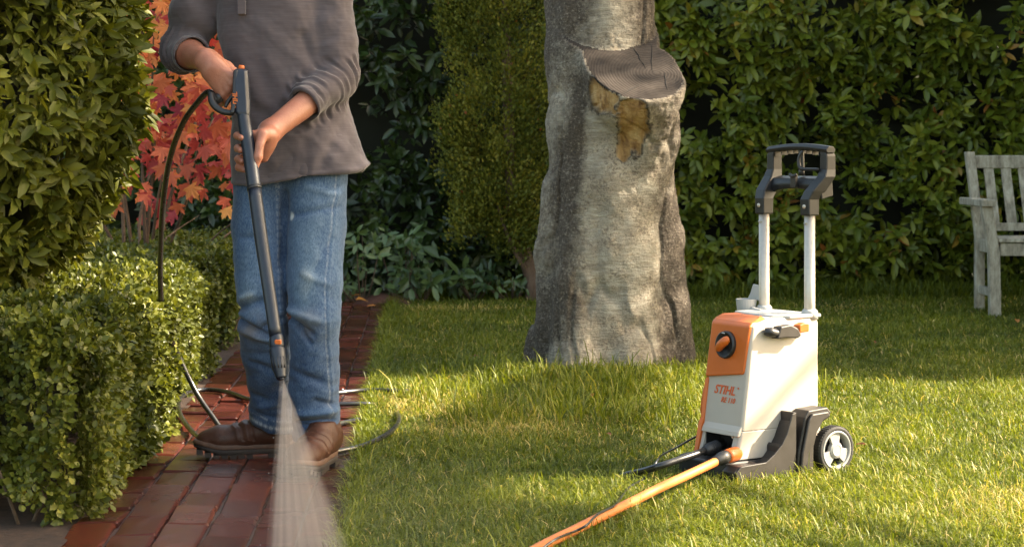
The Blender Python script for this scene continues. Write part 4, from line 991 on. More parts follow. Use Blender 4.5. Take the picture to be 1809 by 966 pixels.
mb = MB(); mb.tube([LP(489.5, 614), LP(490, 620), LP(493, 645), LP(495.5, 660), LP(497, 668)], [.0185, .0210, .0200, .0150, .0125], 20, 3); mb.tube([LP(497, 668), LP(497.3, 671)], .008, 12, 1); nz = mb.obj('nozzle', M_navy, ln, True)
for i in range(5):
    a_ = -PI/2 + (i-2)*.42; mb = MB(); mb.tube([LP(491.5, 628)+Vector((.0205*math.cos(a_), .0205*math.sin(a_), 0)), LP(494, 648)+Vector((.0195*math.cos(a_), .0195*math.sin(a_), 0))], .0018, 6, 1); mb.obj('grip_rib', M_black, nz, True)
def text_mesh(s_, size, shear=0.0, offset=0.0, ext=.0004):
    c_ = bpy.data.curves.new('lettering', 'FONT'); c_.body = s_; c_.size = size; c_.shear = shear; c_.offset = offset; c_.extrude = ext; c_.align_x = 'CENTER'; c_.align_y = 'CENTER'; c_.resolution_u = 3
    o_ = bpy.data.objects.new('lettering', c_); COL.objects.link(o_); me = bpy.data.meshes.new_from_object(o_.evaluated_get(bpy.context.evaluated_depsgraph_get())); bpy.data.objects.remove(o_); me.materials.clear(); return me
me = text_mesh('STIHL', .018, .2, .0006); o = link('lettering', me, M_orange, ln, False)
c_ = LP(416, 178, -.0225); o.matrix_local = Matrix.Translation(c_) @ Matrix(((0, 0, 1, 0), (0, 0, 0, 0), (0, 0, 0, 0), (0, 0, 0, 1))).to_4x4() if False else Matrix.Translation(c_) @ Matrix.Rotation(R(83), 4, 'Y') @ Matrix.Rotation(R(90), 4, 'X')
o.matrix_local = Matrix.Translation(c_) @ Matrix.Rotation(R(-94), 4, 'Y') @ Matrix.Rotation(R(90), 4, 'X')

# high-pressure hose from the gun down to the ground and its loops
def hose(name, label, pts, r, mt, n=12, sub=10):
    o_ = pts[-1].copy(); mb = MB(); mb.tube([p-o_ for p in pts], r, n, sub); e = mb.obj(name, mt, None, True); e.location = o_; return tag(e, label, 'hose')
pts = [P(378, 170, 5.46), P(368, 163, 5.47), P(352, 178, 5.52), P(325, 215, 5.62), P(303, 270, 5.74), P(290, 340, 5.85), P(284, 430, 5.98), P(284, 520, 6.12), P(293, 575, 6.25), P(315, 628, 6.36), P(345, 690, 6.36), P(375, 735, 6.33), P(400, 764, 6.30)]
pts += [Vector((-.84, 6.24, .028)), Vector((-.74, 6.21, .026)), Vector((-.62, 6.3, .026)), Vector((-.50, 6.5, .026))]
hose('pressure_hose', 'black hose arching from the spray gun down behind the brown boot', pts, .0085, M_hose)
def gp(px, py, z=.027): return G(px, py, z)
pts = [gp(378, 781), gp(350, 771), gp(328, 748), gp(316, 724), gp(318, 703), gp(338, 691), gp(370, 688), gp(405, 693), gp(440, 705), gp(480, 712), gp(530, 706), gp(575, 697), gp(610, 692), gp(650, 689), gp(690, 689.5, .03), gp(740, 691, .02), gp(780, 692, -.01)]
hose('coiled_hose', 'shiny dark hose looping over the wet bricks behind the boots', pts, .0082, M_hose)
pts = [gp(560, 800, .03), gp(595, 797), gp(640, 787, .03), gp(680, 769, .035), gp(700, 752, .035), gp(705, 738, .03), gp(700, 726, .01), gp(690, 718, -.02)]
hose('hose_loop', 'shiny hose loop crossing from the bricks into the lit grass', pts, .0078, M_hose)
pts = [gp(540, 716, .027), gp(590, 714, .027), gp(630, 713, .027), gp(662, 713.5, .02), gp(690, 716, -.01)]
hose('hose_strand', 'short straight strand of dark hose across the bricks beneath the upper loop', pts, .0078, M_hose)

# ------------------------------------------------------------------ pressure washer
wash = empty('pressure_washer', (.612, 5.42, 0), R(-55), label='white and orange pressure washer on wheels with its handle pulled up, on the lawn', cat='pressure washer')
zl = [.058, .135, .272, .300, .418]; yf = [0.0, .022, .042, .045, .060]
def fy(z): return float(np.interp(z, zl, yf))
def body_ring(z, yback=.318, ins=0.0, x0=-.192, x1=0.0, yfr=None):
    y = fy(z) if yfr is None else yfr
    return [(x1-.006-ins, y, z), (x0+.030+ins, y, z), (x0+ins, y+.034, z), (x0-.040+ins, yback-.05, z), (x0-.032+ins, yback, z), (x1-.012-ins, yback, z), (x1-ins, yback-.012, z), (x1-ins, y+.007, z)]
mb = MB()
mb.rings([body_ring(z) for z in (.135, .272, .300, .418)] + [[(x_, max(y_, .066), .426 if y_ < .1 else .434) for x_, y_, z_ in body_ring(.418, .316, .003)], [(x_*.99-.001, max(y_, .135) if y_ < .1 else y_-.006, .441) for x_, y_, z_ in body_ring(.418, .313, .008)]])
# legs of the shell beside the connection bay
def shell_leg(x0, x1, yb): 
    rr_ = []
    for z in (.058, .1, .1352): y = fy(z); rr_.append([(x1, y+.006, z), (x1-.005, y, z), (x0, y, z), (x0, yb, z), (x1, yb, z)])
    mb.rings(rr_)
shell_leg(-.030, 0.0, .318)
mb.prism([(-.030, .135), (-.052, .135), (-.030, .112)], fy(.1)+.001, .06, 'y')
rr_ = []
for z in (.058, .1, .1352): y = fy(z); rr_.append([(-.148, y, z), (-.162, y, z), (-.192, y+.034, z), (-.192, .282, z), (-.148, .282, z)])
mb.rings(rr_)
# chamfered lip above the bay
lip = [(fy(.135)-.012, .121), (fy(.15)-.010, .134), (fy(.15)+.002, .152), (fy(.15)+.02, .152), (fy(.13)+.02, .121)]
mb.prism(lip, -.158, -.004, 'x')
shell = mb.obj('shell', M_cream, wash, bevel=.004, seg=3)
mb = MB(); mb.box((-.150, .075, .050), (-.028, .27, .14)); mb.box((-.147, .020, .050), (-.1465, .08, .13)); mb.obj('connection_bay', M_black, wash, bevel=.002)
# orange hood
mb = MB()
def hood_ring(z, yfr, yb, x1): return [(x1, yfr, z), (-.164, yfr, z), (-.1975, yfr+.036, z), (-.1975, yb, z), (x1, yb, z)]
mb.rings([[(-.016, .038, .290), (-.164, .032, .272), (-.1975, .068, .272), (-.1975, .12, .272), (-.016, .12, .290)],
          [(-.012, .040, .300), (-.164, .034, .284), (-.1975, .070, .284), (-.1975, .12, .284), (-.012, .12, .300)],
          [(-.004, .053, .421), (-.160, .053, .424), (-.1955, .085, .424), (-.1955, .14, .424), (-.004, .14, .421)],
          [(-.008, .066, .431), (-.158, .066, .434), (-.190, .092, .434), (-.190, .14, .436), (-.008, .13, .434)],
          [(-.030, .115, .4445), (-.155, .095, .4445), (-.182, .110, .4445), (-.182, .165, .4445), (-.036, .125, .4448)]])
hood = mb.obj('hood', M_orange, wash, bevel=.004, seg=3)
mb = MB()
def strip(z, yfr, dx=0): return [(-.158, yfr+.002, z), (-.166+dx, yfr-.004, z), (-.2005+dx, yfr+.034, z), (-.2005, yfr+.10, z), (-.158, yfr+.10, z)]
mb.rings([strip(.058, -.004), strip(.060, -.006), strip(.145, .012), strip(.158, .020), strip(.262, .036), strip(.2715, .044)]); st_ = mb.obj('side_strip', M_orange, wash, bevel=.003)
mb = MB(); mb.tube([(-.183, .042, .165), (-.182, .036, .175), (-.181, .046, .232), (-.180, .054, .245)], [.004, .0065, .0065, .004], 10, 3); mb.obj('strip_rib', M_orange, st_, True)
# knob
kd = Vector((0, -1, .08)).normalized(); kc = Vector((-.090, .0455, .366))
Mk = axis_matrix(kc, kd)
mb = MB(); mb.lathe([(0, .004), (.030, .004), (.033, .010), (.037, .010), (.0385, .004), (.0385, -.01)], Mk, 40); mb.obj('dial_ring', M_black, wash, True)
mb = MB(); Mk2 = Mk @ Matrix.Rotation(R(0), 4, 'Z')
ax = Vector((.80, 0, .62)).normalized(); 
mb.tube([kc+kd*.012-ax*.020, kc+kd*.016-ax*.017, kc+kd*.020, kc+kd*.016+ax*.020, kc+kd*.010+ax*.025], [.008, .0115, .0125, .0125, .009], 12, 3); kn_ = mb.obj('dial_knob', M_orange, wash, True)
mb = MB(); mb.tube([kc+kd*.012+Vector((-.005, 0, .032)), kc+kd*.012+Vector((.005, 0, .032))], .002, 6, 1); mb.obj('dial_mark', M_greypl, kn_)
# lettering on the sloping front
def on_front(x, z, me, dy=.0012, name='lettering'):
    slope = math.atan2(fy(.27)-fy(.15), .12); o_ = link(name, me, M_print, shell, False)
    o_.matrix_local = Matrix.Translation((x, fy(z)-dy, z)) @ Matrix.Rotation(R(90)-slope, 4, 'X'); return o_
on_front(-.088, .240, text_mesh('STIHL', .034, .28, .0007))
on_front(-.070, .214, text_mesh('RE 110', .020, .28, .0004))
on_front(-.032, .250, text_mesh('®', .008, 0, 0))
# top deck, tube sockets, tubes
mb = MB(); mb.rings([[(x_, y_, z_) for x_, y_ in ((-.215, .185), (-.232, .318), (.0, .321), (.002, .20), (-.03, .16), (-.10, .16))] for z_ in (.436, .446)]); mb.obj('top_deck', M_greypl, wash, bevel=.003)
tubes = []
for x_, n_ in ((-.021, 1), (-.211, 0)):
    c_ = Vector((x_, .296, 0))
    mb = MB(); mb.tube([c_+Vector((0, 0, .43)), c_+Vector((0, 0, .452)), c_+Vector((0, 0, .458))], [.024, .023, .018], 20, 1); mb.obj('tube_socket', M_greypl, wash, True)
    mb = MB(); mb.tube([c_+Vector((0, 0, .20)), c_+Vector((0, 0, .74))], .0155, 28, 1); tb = mb.obj('handle_tube', M_alu, wash, True)
    for p_ in tb.data.polygons: p_.use_smooth = len(p_.vertices) == 4
    mb = MB(); mb.tube([c_+Vector((-.006, -.0145, .700)), c_+Vector((.006, -.0145, .703))], .0035, 8, 1); mb.obj('catch_notch', M_greypl, tb, True)
# handle
n_before = set(wash.children)
mb = MB()
def hb(x, y, z, rx_, ry_): return [(x-rx_, y-ry_, z), (x+rx_, y-ry_, z), (x+rx_, y+ry_, z), (x-rx_, y+ry_, z)]
for sx, xt, xl in ((-1, -.211, -.226), (1, -.021, -.004)):
    xc = xt
    mb.rings([hb(xc, .270, .722, .0185, .020), hb(xc, .270, .768, .0185, .021), hb(xc+(xl-xt)*.4, .285, .792, .019, .026), hb(xl, .318, .832, .017, .022), hb(xl, .324, .852, .014, .019), hb(xl, .324, .893, .014, .018), hb(xl-sx*.008, .322, .913, .012, .015)])
arch = []
for i in range(11):
    a_ = i/10; x = -.115 + (a_-.5)*2*.118; dr = .030*abs(2*a_-1)**3
    arch.append([(x, .294, .796-dr), (x, .290, .812-dr*.5), (x, .300, .826), (x, .336, .834), (x, .340, .806-dr)])
mb.rings(arch)
hnd = mb.obj('handle_frame', M_handle, wash, bevel=.004, seg=2)
mb = MB(); bar = []
for i in range(11):
    a_ = i/10; x = -.115+(a_-.5)*2*.127; z = .913+.009*math.sin(PI*a_); bar.append([(x, .306, z-.014), (x, .303, z-.004), (x, .312, z+.005), (x, .330, z+.005), (x, .339, z-.004), (x, .336, z-.014)])
mb.rings(bar); mb.obj('grip_bar', M_handle, wash, bevel=.002)
for i in range(8):
    x = -.115+(i-3.5)*.026; mb = MB(); mb.box((x-.001, .308, .886+.012*math.sin(PI*(i+1)/9)), (x+.001, .334, .909)); mb.obj('grip_rib', M_black, hnd)
mb = MB(); mb.tube([(-.105, .318, .835), (-.104, .318, .875), (-.108, .318, .915)], [.010, .008, .009], 8, 3); mb.obj('cable_hook', M_black, wash, True)
mb = MB(); mb.tube([(-.082, .300, .905), (-.092, .296, .885), (-.090, .296, .860), (-.070, .296, .853), (-.015, .300, .853)], [.004, .005, .006, .005, .004], 8, 4); mb.obj('cable_hook', M_black, wash, True)
mb = MB(); mb.box((-.112, .280, .800), (-.092, .292, .838)); mb.tube([(-.118, .284, .838), (-.102, .280, .832), (-.088, .284, .838)], .005, 8, 2); mb.obj('release_catch', M_greyblack, wash, bevel=.003)
for sx in (-1, 1):
    mb = MB(); c_ = Vector((-.116+sx*.095, .2495, .748)); mb.lathe([(0, .004), (.0035, .004), (.006, .002), (.006, -.002)], axis_matrix(c_, (0, -1, 0)), 16); mb.obj('screw', M_alu, wash, True)
for o_ in set(wash.children)-n_before: o_.location.y += .026
# accessory clip and spare nozzle on the side
mb = MB(); mb.tube([(.006, .100, .408), (.016, .112, .405), (.018, .128, .402), (.014, .14, .402)], [.009, .014, .011, .014], 12, 3); mb.obj('spare_nozzle', M_black, wash, True)
mb = MB(); mb.prism([(.128, .386), (.140, .420), (.178, .424), (.205, .412), (.218, .392), (.205, .384), (.160, .388)], -.001, .030, 'x'); mb.obj('accessory_clip', M_greyblack, wash, bevel=.004)
mb = MB(); mb.prism([(.214, .398), (.214, .420), (.232, .426), (.250, .424), (.250, .400)], -.001, .026, 'x'); mb.obj('orange_cap', M_orange, wash, bevel=.003)
# accessory cup behind
mb = MB(); cupx, cupy = -.25, .262
prof = [(0, .43), (.026, .43), (.031, .475), (.028, .475), (.024, .436), (0, .436)]
mb.lathe([(r_, h_) for r_, h_ in prof], Matrix.Translation((cupx, cupy, 0)), 24); mb.prism([(cupx-.022, .47), (cupx+.03, .47), (cupx+.03, .515), (cupx+.004, .517), (cupx-.008, .49)], cupy+.022, cupy+.027, 'y')
mb.tube([(cupx+.02, cupy, .445), (-.17, .25, .44)], .010, 8, 1); mb.obj('accessory_cup', M_greypl, wash, bevel=.001)
# chassis
mb = MB()
mb.rings([[(-.20, -.035, z), (-.215, .0, z), (-.215, .285, z), (.0, .295, z), (.004, .05, z), (.0, -.035, z), (-.03, -.048, z), (-.17, -.048, z)] for z in (.004, .045, .056)])
mb.obj('chassis', M_black, wash, bevel=.006, seg=2)
prof = [(-.045, .004), (-.050, .035), (-.030, .052), (.060, .056), (.090, .074), (.118, .098), (.137, .125), (.158, .180), (.172, .184), (.172, .004)]
mb = MB(); mb.prism(prof, .052, .057); mb.prism([(-.048, .004), (-.052, .036), (-.03, .051), (.03, .050), (.03, .004)], .0005, .052)
low = [(.0, .004), (.0, .040), (.060, .042), (.096, .060), (.122, .086), (.141, .115), (.160, .155), (.172, .165), (.172, .004)]
mb.prism(low, .0005, .052); mb.prism([(.112, .02), (.114, .094), (.120, .101), (.124, .02)], .0005, .052); mb.prism([(.165, .02), (.165, .184), (.172, .184), (.172, .02)], .0005, .052)
mb.prism([(-.045, .02), (.04, .05), (.046, .054), (.046, .02)], .0005, .052)
mb.obj('side_tray', M_greyblack, wash, bevel=.002)
mb = MB(); mb.prism([(.171, .004), (.178, .070), (.203, .168), (.216, .186), (.286, .190), (.302, .176), (.296, .160), (.268, .150), (.246, .125), (.232, .085), (.230, .004)], .0008, .060)
mb.prism([(.176, .004), (.184, .070), (.209, .162), (.222, .177), (.282, .180), (.290, .166), (.264, .156), (.240, .127), (.226, .085), (.224, .004)], .060, .070)
mb.obj('wheel_guard', M_greyblack, wash, bevel=.004, seg=2)
# wheels
def wheel(sx, xo):
    Mw = axis_matrix((xo, .322, .067), (sx, 0, 0)) @ Matrix.Scale(1.06, 4) ; e = empty('wheel', (0, 0, 0)); e.parent = wash
    mb = MB(); mb.lathe([(.048, -.014), (.058, -.016), (.0625, -.012), (.0632, -.0005), (.0632, .0005), (.0625, .012), (.058, .016), (.0515, .014), (.050, .010)], Mw, 64)
    mb.obj('tyre', M_rubber, e, True)
    mb = MB()
    for i in range(48):
        Mt = Mw @ Matrix.Rotation(2*PI*i/48, 4, 'Z'); mb.box((.0625, -.0022, -.012), (.0642, .0022, .012), Mt)
    tdo = mb.obj('tread', M_rubber, e, kind=None) if False else mb.obj('tread', M_rubber, e)
    mb = MB(); mb.lathe([(.0515, .010), (.0515, .0150), (.049, .0165), (.045, .0150), (.0425, .008), (.0425, -.008), (.0515, -.008), (.0515, .010)], Mw, 64)
    # broad spokes
    for i in range(3):
        a0 = R(95+120*i-27); a1 = R(95+120*i+27)
        if i >= 0:
            ring0 = []; pts0 = [(.014, a0-.35), (.014, a1+.35), (.044, a1-.02), (.044, a0+.02)]
            prof0 = [(r_*math.cos(a_), r_*math.sin(a_)) for r_, a_ in pts0]
            mid = [(.044*math.cos(a0+.02+(a1-a0-.04)*j/5), .044*math.sin(a0+.02+(a1-a0-.04)*j/5)) for j in range(5, -1, -1)]
            poly = [prof0[0], prof0[1]] + mid
            mb.rings([[Mw @ Vector((x_, y_, z_)) for x_, y_ in poly] for z_ in (.002, .0115)])
    mb.lathe([(0, .002), (.022, .002), (.022, .013), (.0145, .0165), (.013, .0155), (0, .0155)], Mw, 32)
    mb.obj('rim', M_rim, e, False, bevel=.0012)
    mb = MB(); mb.lathe([(0, -.006), (.046, -.006), (.046, -.010), (0, -.010)], Mw, 32); mb.obj('wheel_disc', M_black, e, True)
wheel(1, .046); wheel(-1, -.232)
mb = MB(); mb.tube([(-.24, .318, .0635), (.05, .318, .0635)], .006, 10, 1); mb.obj('axle', M_greyblack, wash, True)
# couplings in the bay
WM = Matrix.Translation((.612, 5.42, 0)) @ Matrix.Rotation(R(-55), 4, 'Z')
def toL(p): return WM.inverted() @ p
kA = P(1272, 787, 5.50); kB = P(1240, 798, 5.43)
mb = MB(); dv = (toL(kA)-toL(kB)); 
a_ = toL(P(1276, 784, 5.54)); b_ = toL(P(1245, 796, 5.46))
mb.tube([a_, a_*.62+b_*.38, b_*.62+a_*.38, b_], [.014, .0165, .0165, .013], 18, 1)
for i in range(5):
    c0 = a_.lerp(b_, .35+.1*i); mb.tube([c0, a_.lerp(b_, .38+.1*i)], .0178, 18, 1)
mb.obj('outlet_coupling', M_black, wash, True)
a_ = toL(P(1303, 800, 5.44)); b_ = toL(P(1283, 806, 5.39)); c0 = toL(P(1262, 815, 5.335))
mb = MB(); mb.tube([a_, a_.lerp(b_, .15), a_.lerp(b_, .8), b_], [.0165, .0195, .0195, .0175], 20, 1); ic = mb.obj('inlet_coupling', M_orange, wash, True)
mb = MB(); mb.tube([b_, b_.lerp(c0, .12), b_.lerp(c0, .45), b_.lerp(c0, .5), b_.lerp(c0, 1)], [.016, .0185, .0185, .015, .0145], 18, 1); mb.obj('coupling_ring', M_black, ic, True)

# hoses and cable on the lawn
def gy(x, y, z): return Vector((x, y, z+float(gz(np.array(x), np.array(y)))))
c1 = P(1266, 814, 5.345)
pts = [c1, P(1250, 822, 5.29), P(1205, 843, 5.17), P(1170, 859, 5.06), G(1120, 884, .035), G(1060, 913, .032), G(1010, 938, .032), G(965, 960, .032), G(900, 995, .03), G(800, 1050, .02)]
hose('garden_hose', 'orange garden hose running from the pressure washer to the bottom edge', pts, .0118, M_ohose, 18)
pts = [P(1247, 795, 5.465), P(1225, 803, 5.42), P(1195, 813, 5.38), P(1165, 823, 5.36), G(1130, 833, .03), G(1100, 840, .012), G(1075, 846, -.02)]
hose('outlet_hose', 'black hose leaving the pressure washer outlet and sinking into the grass', pts, .0095, M_hose, 14)
pts = [P(1245, 765, 5.66), P(1225, 773, 5.66), P(1195, 790, 5.6), P(1170, 803, 5.5), P(1160, 815, 5.40), G(1140, 843, .022), G(1112, 860, .02), G(1096, 880, .03), G(1085, 893, .05), G(1056, 908, .055), G(1036, 927, .053), G(1015, 938, .04), G(985, 950, .052), G(958, 968, .04), G(930, 990, .03)]
e = hose('power_cable', 'thin black cable trailing from the washer along the orange hose', pts, .0030, M_hose, 8); e['category'] = 'cable'

# ------------------------------------------------------------------ bench
def benchx(px, Y): return (px-CX)*Y/F
bn = empty('garden_bench', (2.62, 11.0, 0), label='weathered slatted wooden garden bench in front of the hedge at the right edge', cat='bench')
def BL(px, py, Y): v = P(px, py, Y); return (v.x-2.62, v.y-11.0, v.z)
def post(name, rows, w_, d_):
    mb = MB(); mb.rings([[(x-w_/2, y-d_/2, z), (x+w_/2, y-d_/2, z), (x+w_/2, y+d_/2, z), (x-w_/2, y+d_/2, z)] for x, y, z in rows]); mb.obj(name, M_teak, bn, bevel=.004)
XB = [.05-.0, 1.50]
xb = BL(1711, 268, 11.42)[0]; xb2 = BL(1728, 552, 11.35)[0]
for dx in (0, 1.42):
    post('back_leg', [(xb2+dx, .32, -.03), (xb2-.004+dx, .30, .42), (xb+dx, .40, .905)], .052, .05)
    xf = BL(1756, 560, 10.86)[0]; xf2 = BL(1742, 350, 10.86)[0]
    post('front_leg', [(xf+.005+dx, -.14, -.03), (xf+dx-.002, -.14, .35), (xf2+dx+.0, -.14, .605)], .060, .055)
    mb = MB(); mb.box((xf2+dx-.035, -.20, .605), (xf2+dx+.040, .36, .645)); mb.obj('armrest', M_teak, bn, bevel=.006)
    mb = MB(); mb.box((xb2+dx-.012, -.11, .34), (xb2+dx+.02, .29, .41)); mb.obj('side_rail', M_teak, bn, bevel=.004)
    mb = MB(); mb.box((xb2+dx-.012, -.11, .10), (xb2+dx+.02, .29, .145)); mb.obj('stretcher', M_teak, bn, bevel=.004)
mb = MB(); mb.box((xb+.0275, .37, .81), (xb+1.392, .41, .885)); mb.obj('top_rail', M_teak, bn, bevel=.006)
mb = MB(); mb.box((xb2+.0275, .29, .455), (xb2+1.392, .33, .50)); mb.obj('lower_rail', M_teak, bn, bevel=.004)
mb = MB(); mb.box((xf+.031, -.15, .335), (xf+1.389, -.12, .405)); mb.obj('seat_rail', M_teak, bn, bevel=.004)
for i in range(13):
    x = xb+.105+i*.0985; mb = MB(); mb.rings([[(x-.028+k_, y_, z_), (x+.028+k_, y_, z_), (x+.028+k_, y_+.018, z_), (x-.028+k_, y_+.018, z_)] for y_, z_, k_ in ((.30, .49, .02), (.378, .82, 0))]); mb.obj('back_slat', M_teak, bn, bevel=.002)
for i in range(6):
    y = -.165+i*.078; mb = MB(); mb.box((xf+.02 if i == 0 else xb2+.03, y, .410), (xf+1.40 if i == 0 else xb2+1.39, y+.062, .430)); mb.obj('seat_slat', M_teak, bn, bevel=.003)

# ------------------------------------------------------------------ grass
def grass(n, Ymin, Ymax, hmean, seed, exclude=True):
    # density falls with distance squared
    u = RNG.random(n); Y = np.exp(np.log(Ymin)+u*(np.log(Ymax)-np.log(Ymin)))
    px_ = RNG.uniform(420, 2350, n); X = (px_-CX)*Y/F
    edge = path_r(Y)+.004+.03*RNG.random(n)*(1+fbm(np.stack([X*0, Y*6, X*0], -1), 201, 2))
    k = (X > edge); k &= ((X-TX)**2+(Y-TY)**2 > .21**2); k &= ~((X > xw0) & (X < xw1) & (Y > 5.33) & (Y < 5.70) & in_wash(X, Y))
    return X[k], Y[k]
xw0, xw1 = .45, 1.0
def in_wash(X, Y):
    dx = X-.612; dy = Y-5.42; lx = dx*math.cos(R(55))-dy*math.sin(R(55)); ly = dx*math.sin(R(55))+dy*math.cos(R(55))
    return (lx > -.21) & (lx < .055) & (ly > -.045) & (ly < .30)
def blades(X, Y, h, w_, lean, rnd):
    n = len(X); Z = gz(X, Y); a = RNG.uniform(0, 2*PI, n); face = a+RNG.normal(PI/2, .5, n)
    bx, by = np.cos(face)*w_/2, np.sin(face)*w_/2; lx, ly = np.cos(a)*lean*h, np.sin(a)*lean*h
    c = np.stack([X, Y, Z-.002], -1); wv_ = np.stack([bx, by, 0*bx], -1)
    m1 = c+np.stack([lx*.28, ly*.28, h*.55], -1); m2 = c+np.stack([lx*.95, ly*.95, h*np.clip(1.02-lean*.30, .2, 1)], -1)
    m15 = c+np.stack([lx*.62, ly*.62, h*np.clip(.88-lean*.15, .2, 1)], -1)
    V = np.stack([c-wv_, c+wv_, m1-wv_*.9, m1+wv_*.9, m15-wv_*.6, m15+wv_*.6, m2], 1)
    T_ = np.array([(0,1,3),(0,3,2),(2,3,5),(2,5,4),(4,5,6)])
    Fc = T_[None]+(np.arange(n)*7)[:, None, None]
    return V.reshape(-1, 3), Fc.reshape(-1, 3), np.repeat(rnd, 7)
gparts = []
X, Y = grass(600000, 3.9, 13.2, 0, 1)
n = len(X); patch = fbm(np.stack([X*2.6, Y*2.6, X*0], -1), 211, 3); dry = fbm(np.stack([X*1.4+3, Y*1.4, X*0], -1), 213, 3)
dry = dry + .5*sstep(.95, 1.6, X)*sstep(5.6, 4.9, Y) + .25*sstep(.5, .1, np.abs(X+.25))*sstep(.5, .2, np.abs(Y-7.0)) + .5*np.exp(-((X+.15)/.5)**2-((Y-11.3)/.25)**2)
h = RNG.gamma(9, .0033, n)*(1+.4*patch); hf_ = np.clip(np.sqrt(Y/6), .9, 1.5)
rnd = (.36+.30*patch+.20*RNG.standard_normal(n)).clip(0, .82); rnd = np.where(RNG.random(n) < .05+.35*sstep(.15, .6, dry), RNG.uniform(.86, 1, n), rnd)
gparts.append(blades(X, Y, h, .0030*hf_*RNG.uniform(.7, 1.3, n), RNG.gamma(3, .33, n).clip(.1, 2.2), rnd))
# long unmown grass round the trunk
n = 16000; a = RNG.uniform(PI*.95, PI*2.05, n); r = .27+RNG.gamma(1.6, .16, n); X = TX+.01+r*np.cos(a)*1.05; Y = TY+r*np.sin(a); k = X > path_r(Y)+.1; X, Y, r = X[k], Y[k], r[k]; n = len(X)
h = RNG.gamma(8, .0058, n)*np.clip(.62+(r-.27)*2.2, .6, 1.1)*np.clip(1.9-(r-.27)*2.2, .3, 1)
gparts.append(blades(X, Y, h, .0045*RNG.uniform(.7, 1.4, n), RNG.gamma(3, .20, n).clip(.05, 1.6), (.5+.22*RNG.standard_normal(n)).clip(0, .85)))
n = 9000; cx_ = RNG.normal(.36, .30, 150); cy_ = RNG.uniform(6.5, 7.75, 150); ci = RNG.integers(0, 150, n); X = cx_[ci]+RNG.normal(0, .045, n); Y = cy_[ci]+RNG.normal(0, .045, n)
gparts.append(blades(X, Y, RNG.gamma(8, .0085, n), .0042*RNG.uniform(.7, 1.4, n), RNG.gamma(3, .22, n).clip(.05, 1.6), (.52+.22*RNG.standard_normal(n)).clip(0, .85)))
# longer tufts where the lawn meets the bricks and hedge foot
n = 16000; Y = RNG.uniform(4.3, 12.0, n); X = path_r(Y)+RNG.normal(.012, .02, n).clip(-.03, .06)
gparts.append(blades(X, Y, RNG.gamma(8, .0048, n), .0032*RNG.uniform(.7, 1.4, n), RNG.gamma(3, .35, n).clip(.1, 2), (.38+.2*RNG.standard_normal(n)).clip(0, .85)))
n = 16000; X = RNG.uniform(-.7, 3.6, n); Y = RNG.uniform(12.2, 12.9, n)
gparts.append(blades(X, Y, RNG.gamma(8, .010, n), .005*RNG.uniform(.7, 1.4, n), RNG.gamma(3, .2, n).clip(.1, 2), (.3+.2*RNG.standard_normal(n)).clip(0, .8)))
# hedge-side strip of weeds on the near-left of the second hedge gap
gr = leaf_obj('grass', gparts, M_grass, None); tag(gr, kind='stuff')

# ------------------------------------------------------------------ fallen leaves
def fallen(px, py, size, label, z=.03, c=.5, grp='fallen leaves on the lawn and path'):
    p = G(px, py, 0); p.z = float(gz(np.array(p.x), np.array(p.y)))*(p.x > path_r(p.y)) + z
    a = random.uniform(0, 6.28); V, Fc, r = leaves(TL, np.array([[0, 0, 0.]]), np.array([[math.cos(a), math.sin(a), random.uniform(-.1, .35)]]), np.array([[random.uniform(-.3, .3), -.5, 1]]), size, np.array([c]))
    V = V - V.mean(0); o_ = np_mesh('fallen_leaf', V, Fc, M_litter, None, True, {'rnd': r}); o_.location = p; tag(o_, label, 'leaf', grp)
fallen(640, 541, .10, 'bright orange fallen leaf at the far end of the path', .04, 1)
fallen(628, 536, .08, 'curled pale fallen leaf just behind the bright orange one', .05, .9)
fallen(655, 549, .06, 'small fallen leaf at the far path edge nearest the lawn', .03, .8)
fallen(1075, 783, .035, 'reddish fallen leaf in the grass left of the pressure washer', .035, .25)
fallen(1046, 724, .04, 'brown fallen leaf in the long grass below the tree', .06, .2)
fallen(1797, 578, .07, 'pale fallen leaf on the lawn below the bench', .04, .8)
fallen(1548, 613, .05, 'tiny red fallen leaf on the shaded lawn right of the washer handle', .03, .3)
fallen(838, 640, .045, 'dark fallen leaf on the shaded lawn between path and tree', .03, .1)
fallen(1520, 800, .04, 'brown fallen leaf on the lit grass behind the washer wheel', .03, .3)
# soil heap at the path end
n = 60; V = []; 
gx = np.linspace(-1.02, -.60, 30); gyv = np.linspace(11.35, 12.5, 40); A_, B_ = np.meshgrid(gx, gyv, indexing='ij')
Zh = .055*np.exp(-((A_+.78)/.14)**2-((B_-11.95)/.33)**2)+.012*fbm(np.stack([A_*14, B_*14, A_*0], -1), 5, 3)-.004
I = np.arange(A_.size).reshape(A_.shape); q = np.stack([I[:-1, :-1], I[1:, :-1], I[1:, 1:], I[:-1, 1:]], -1).reshape(-1, 4)
m, t, b = mat('red_soil'); n1 = noise(t, 40, 8, .75); t.links.new(ramp(t, n1, [(.3, (.04, .015, .01)), (.7, (.16, .06, .035))]), b.inputs['Base Color']); b.inputs['Roughness'].default_value = .95; bump(t, b, n1, 1, .02)
tag(np_mesh('soil_heap', np.stack([A_, B_, Zh], -1).reshape(-1, 3), q, m), kind='structure')

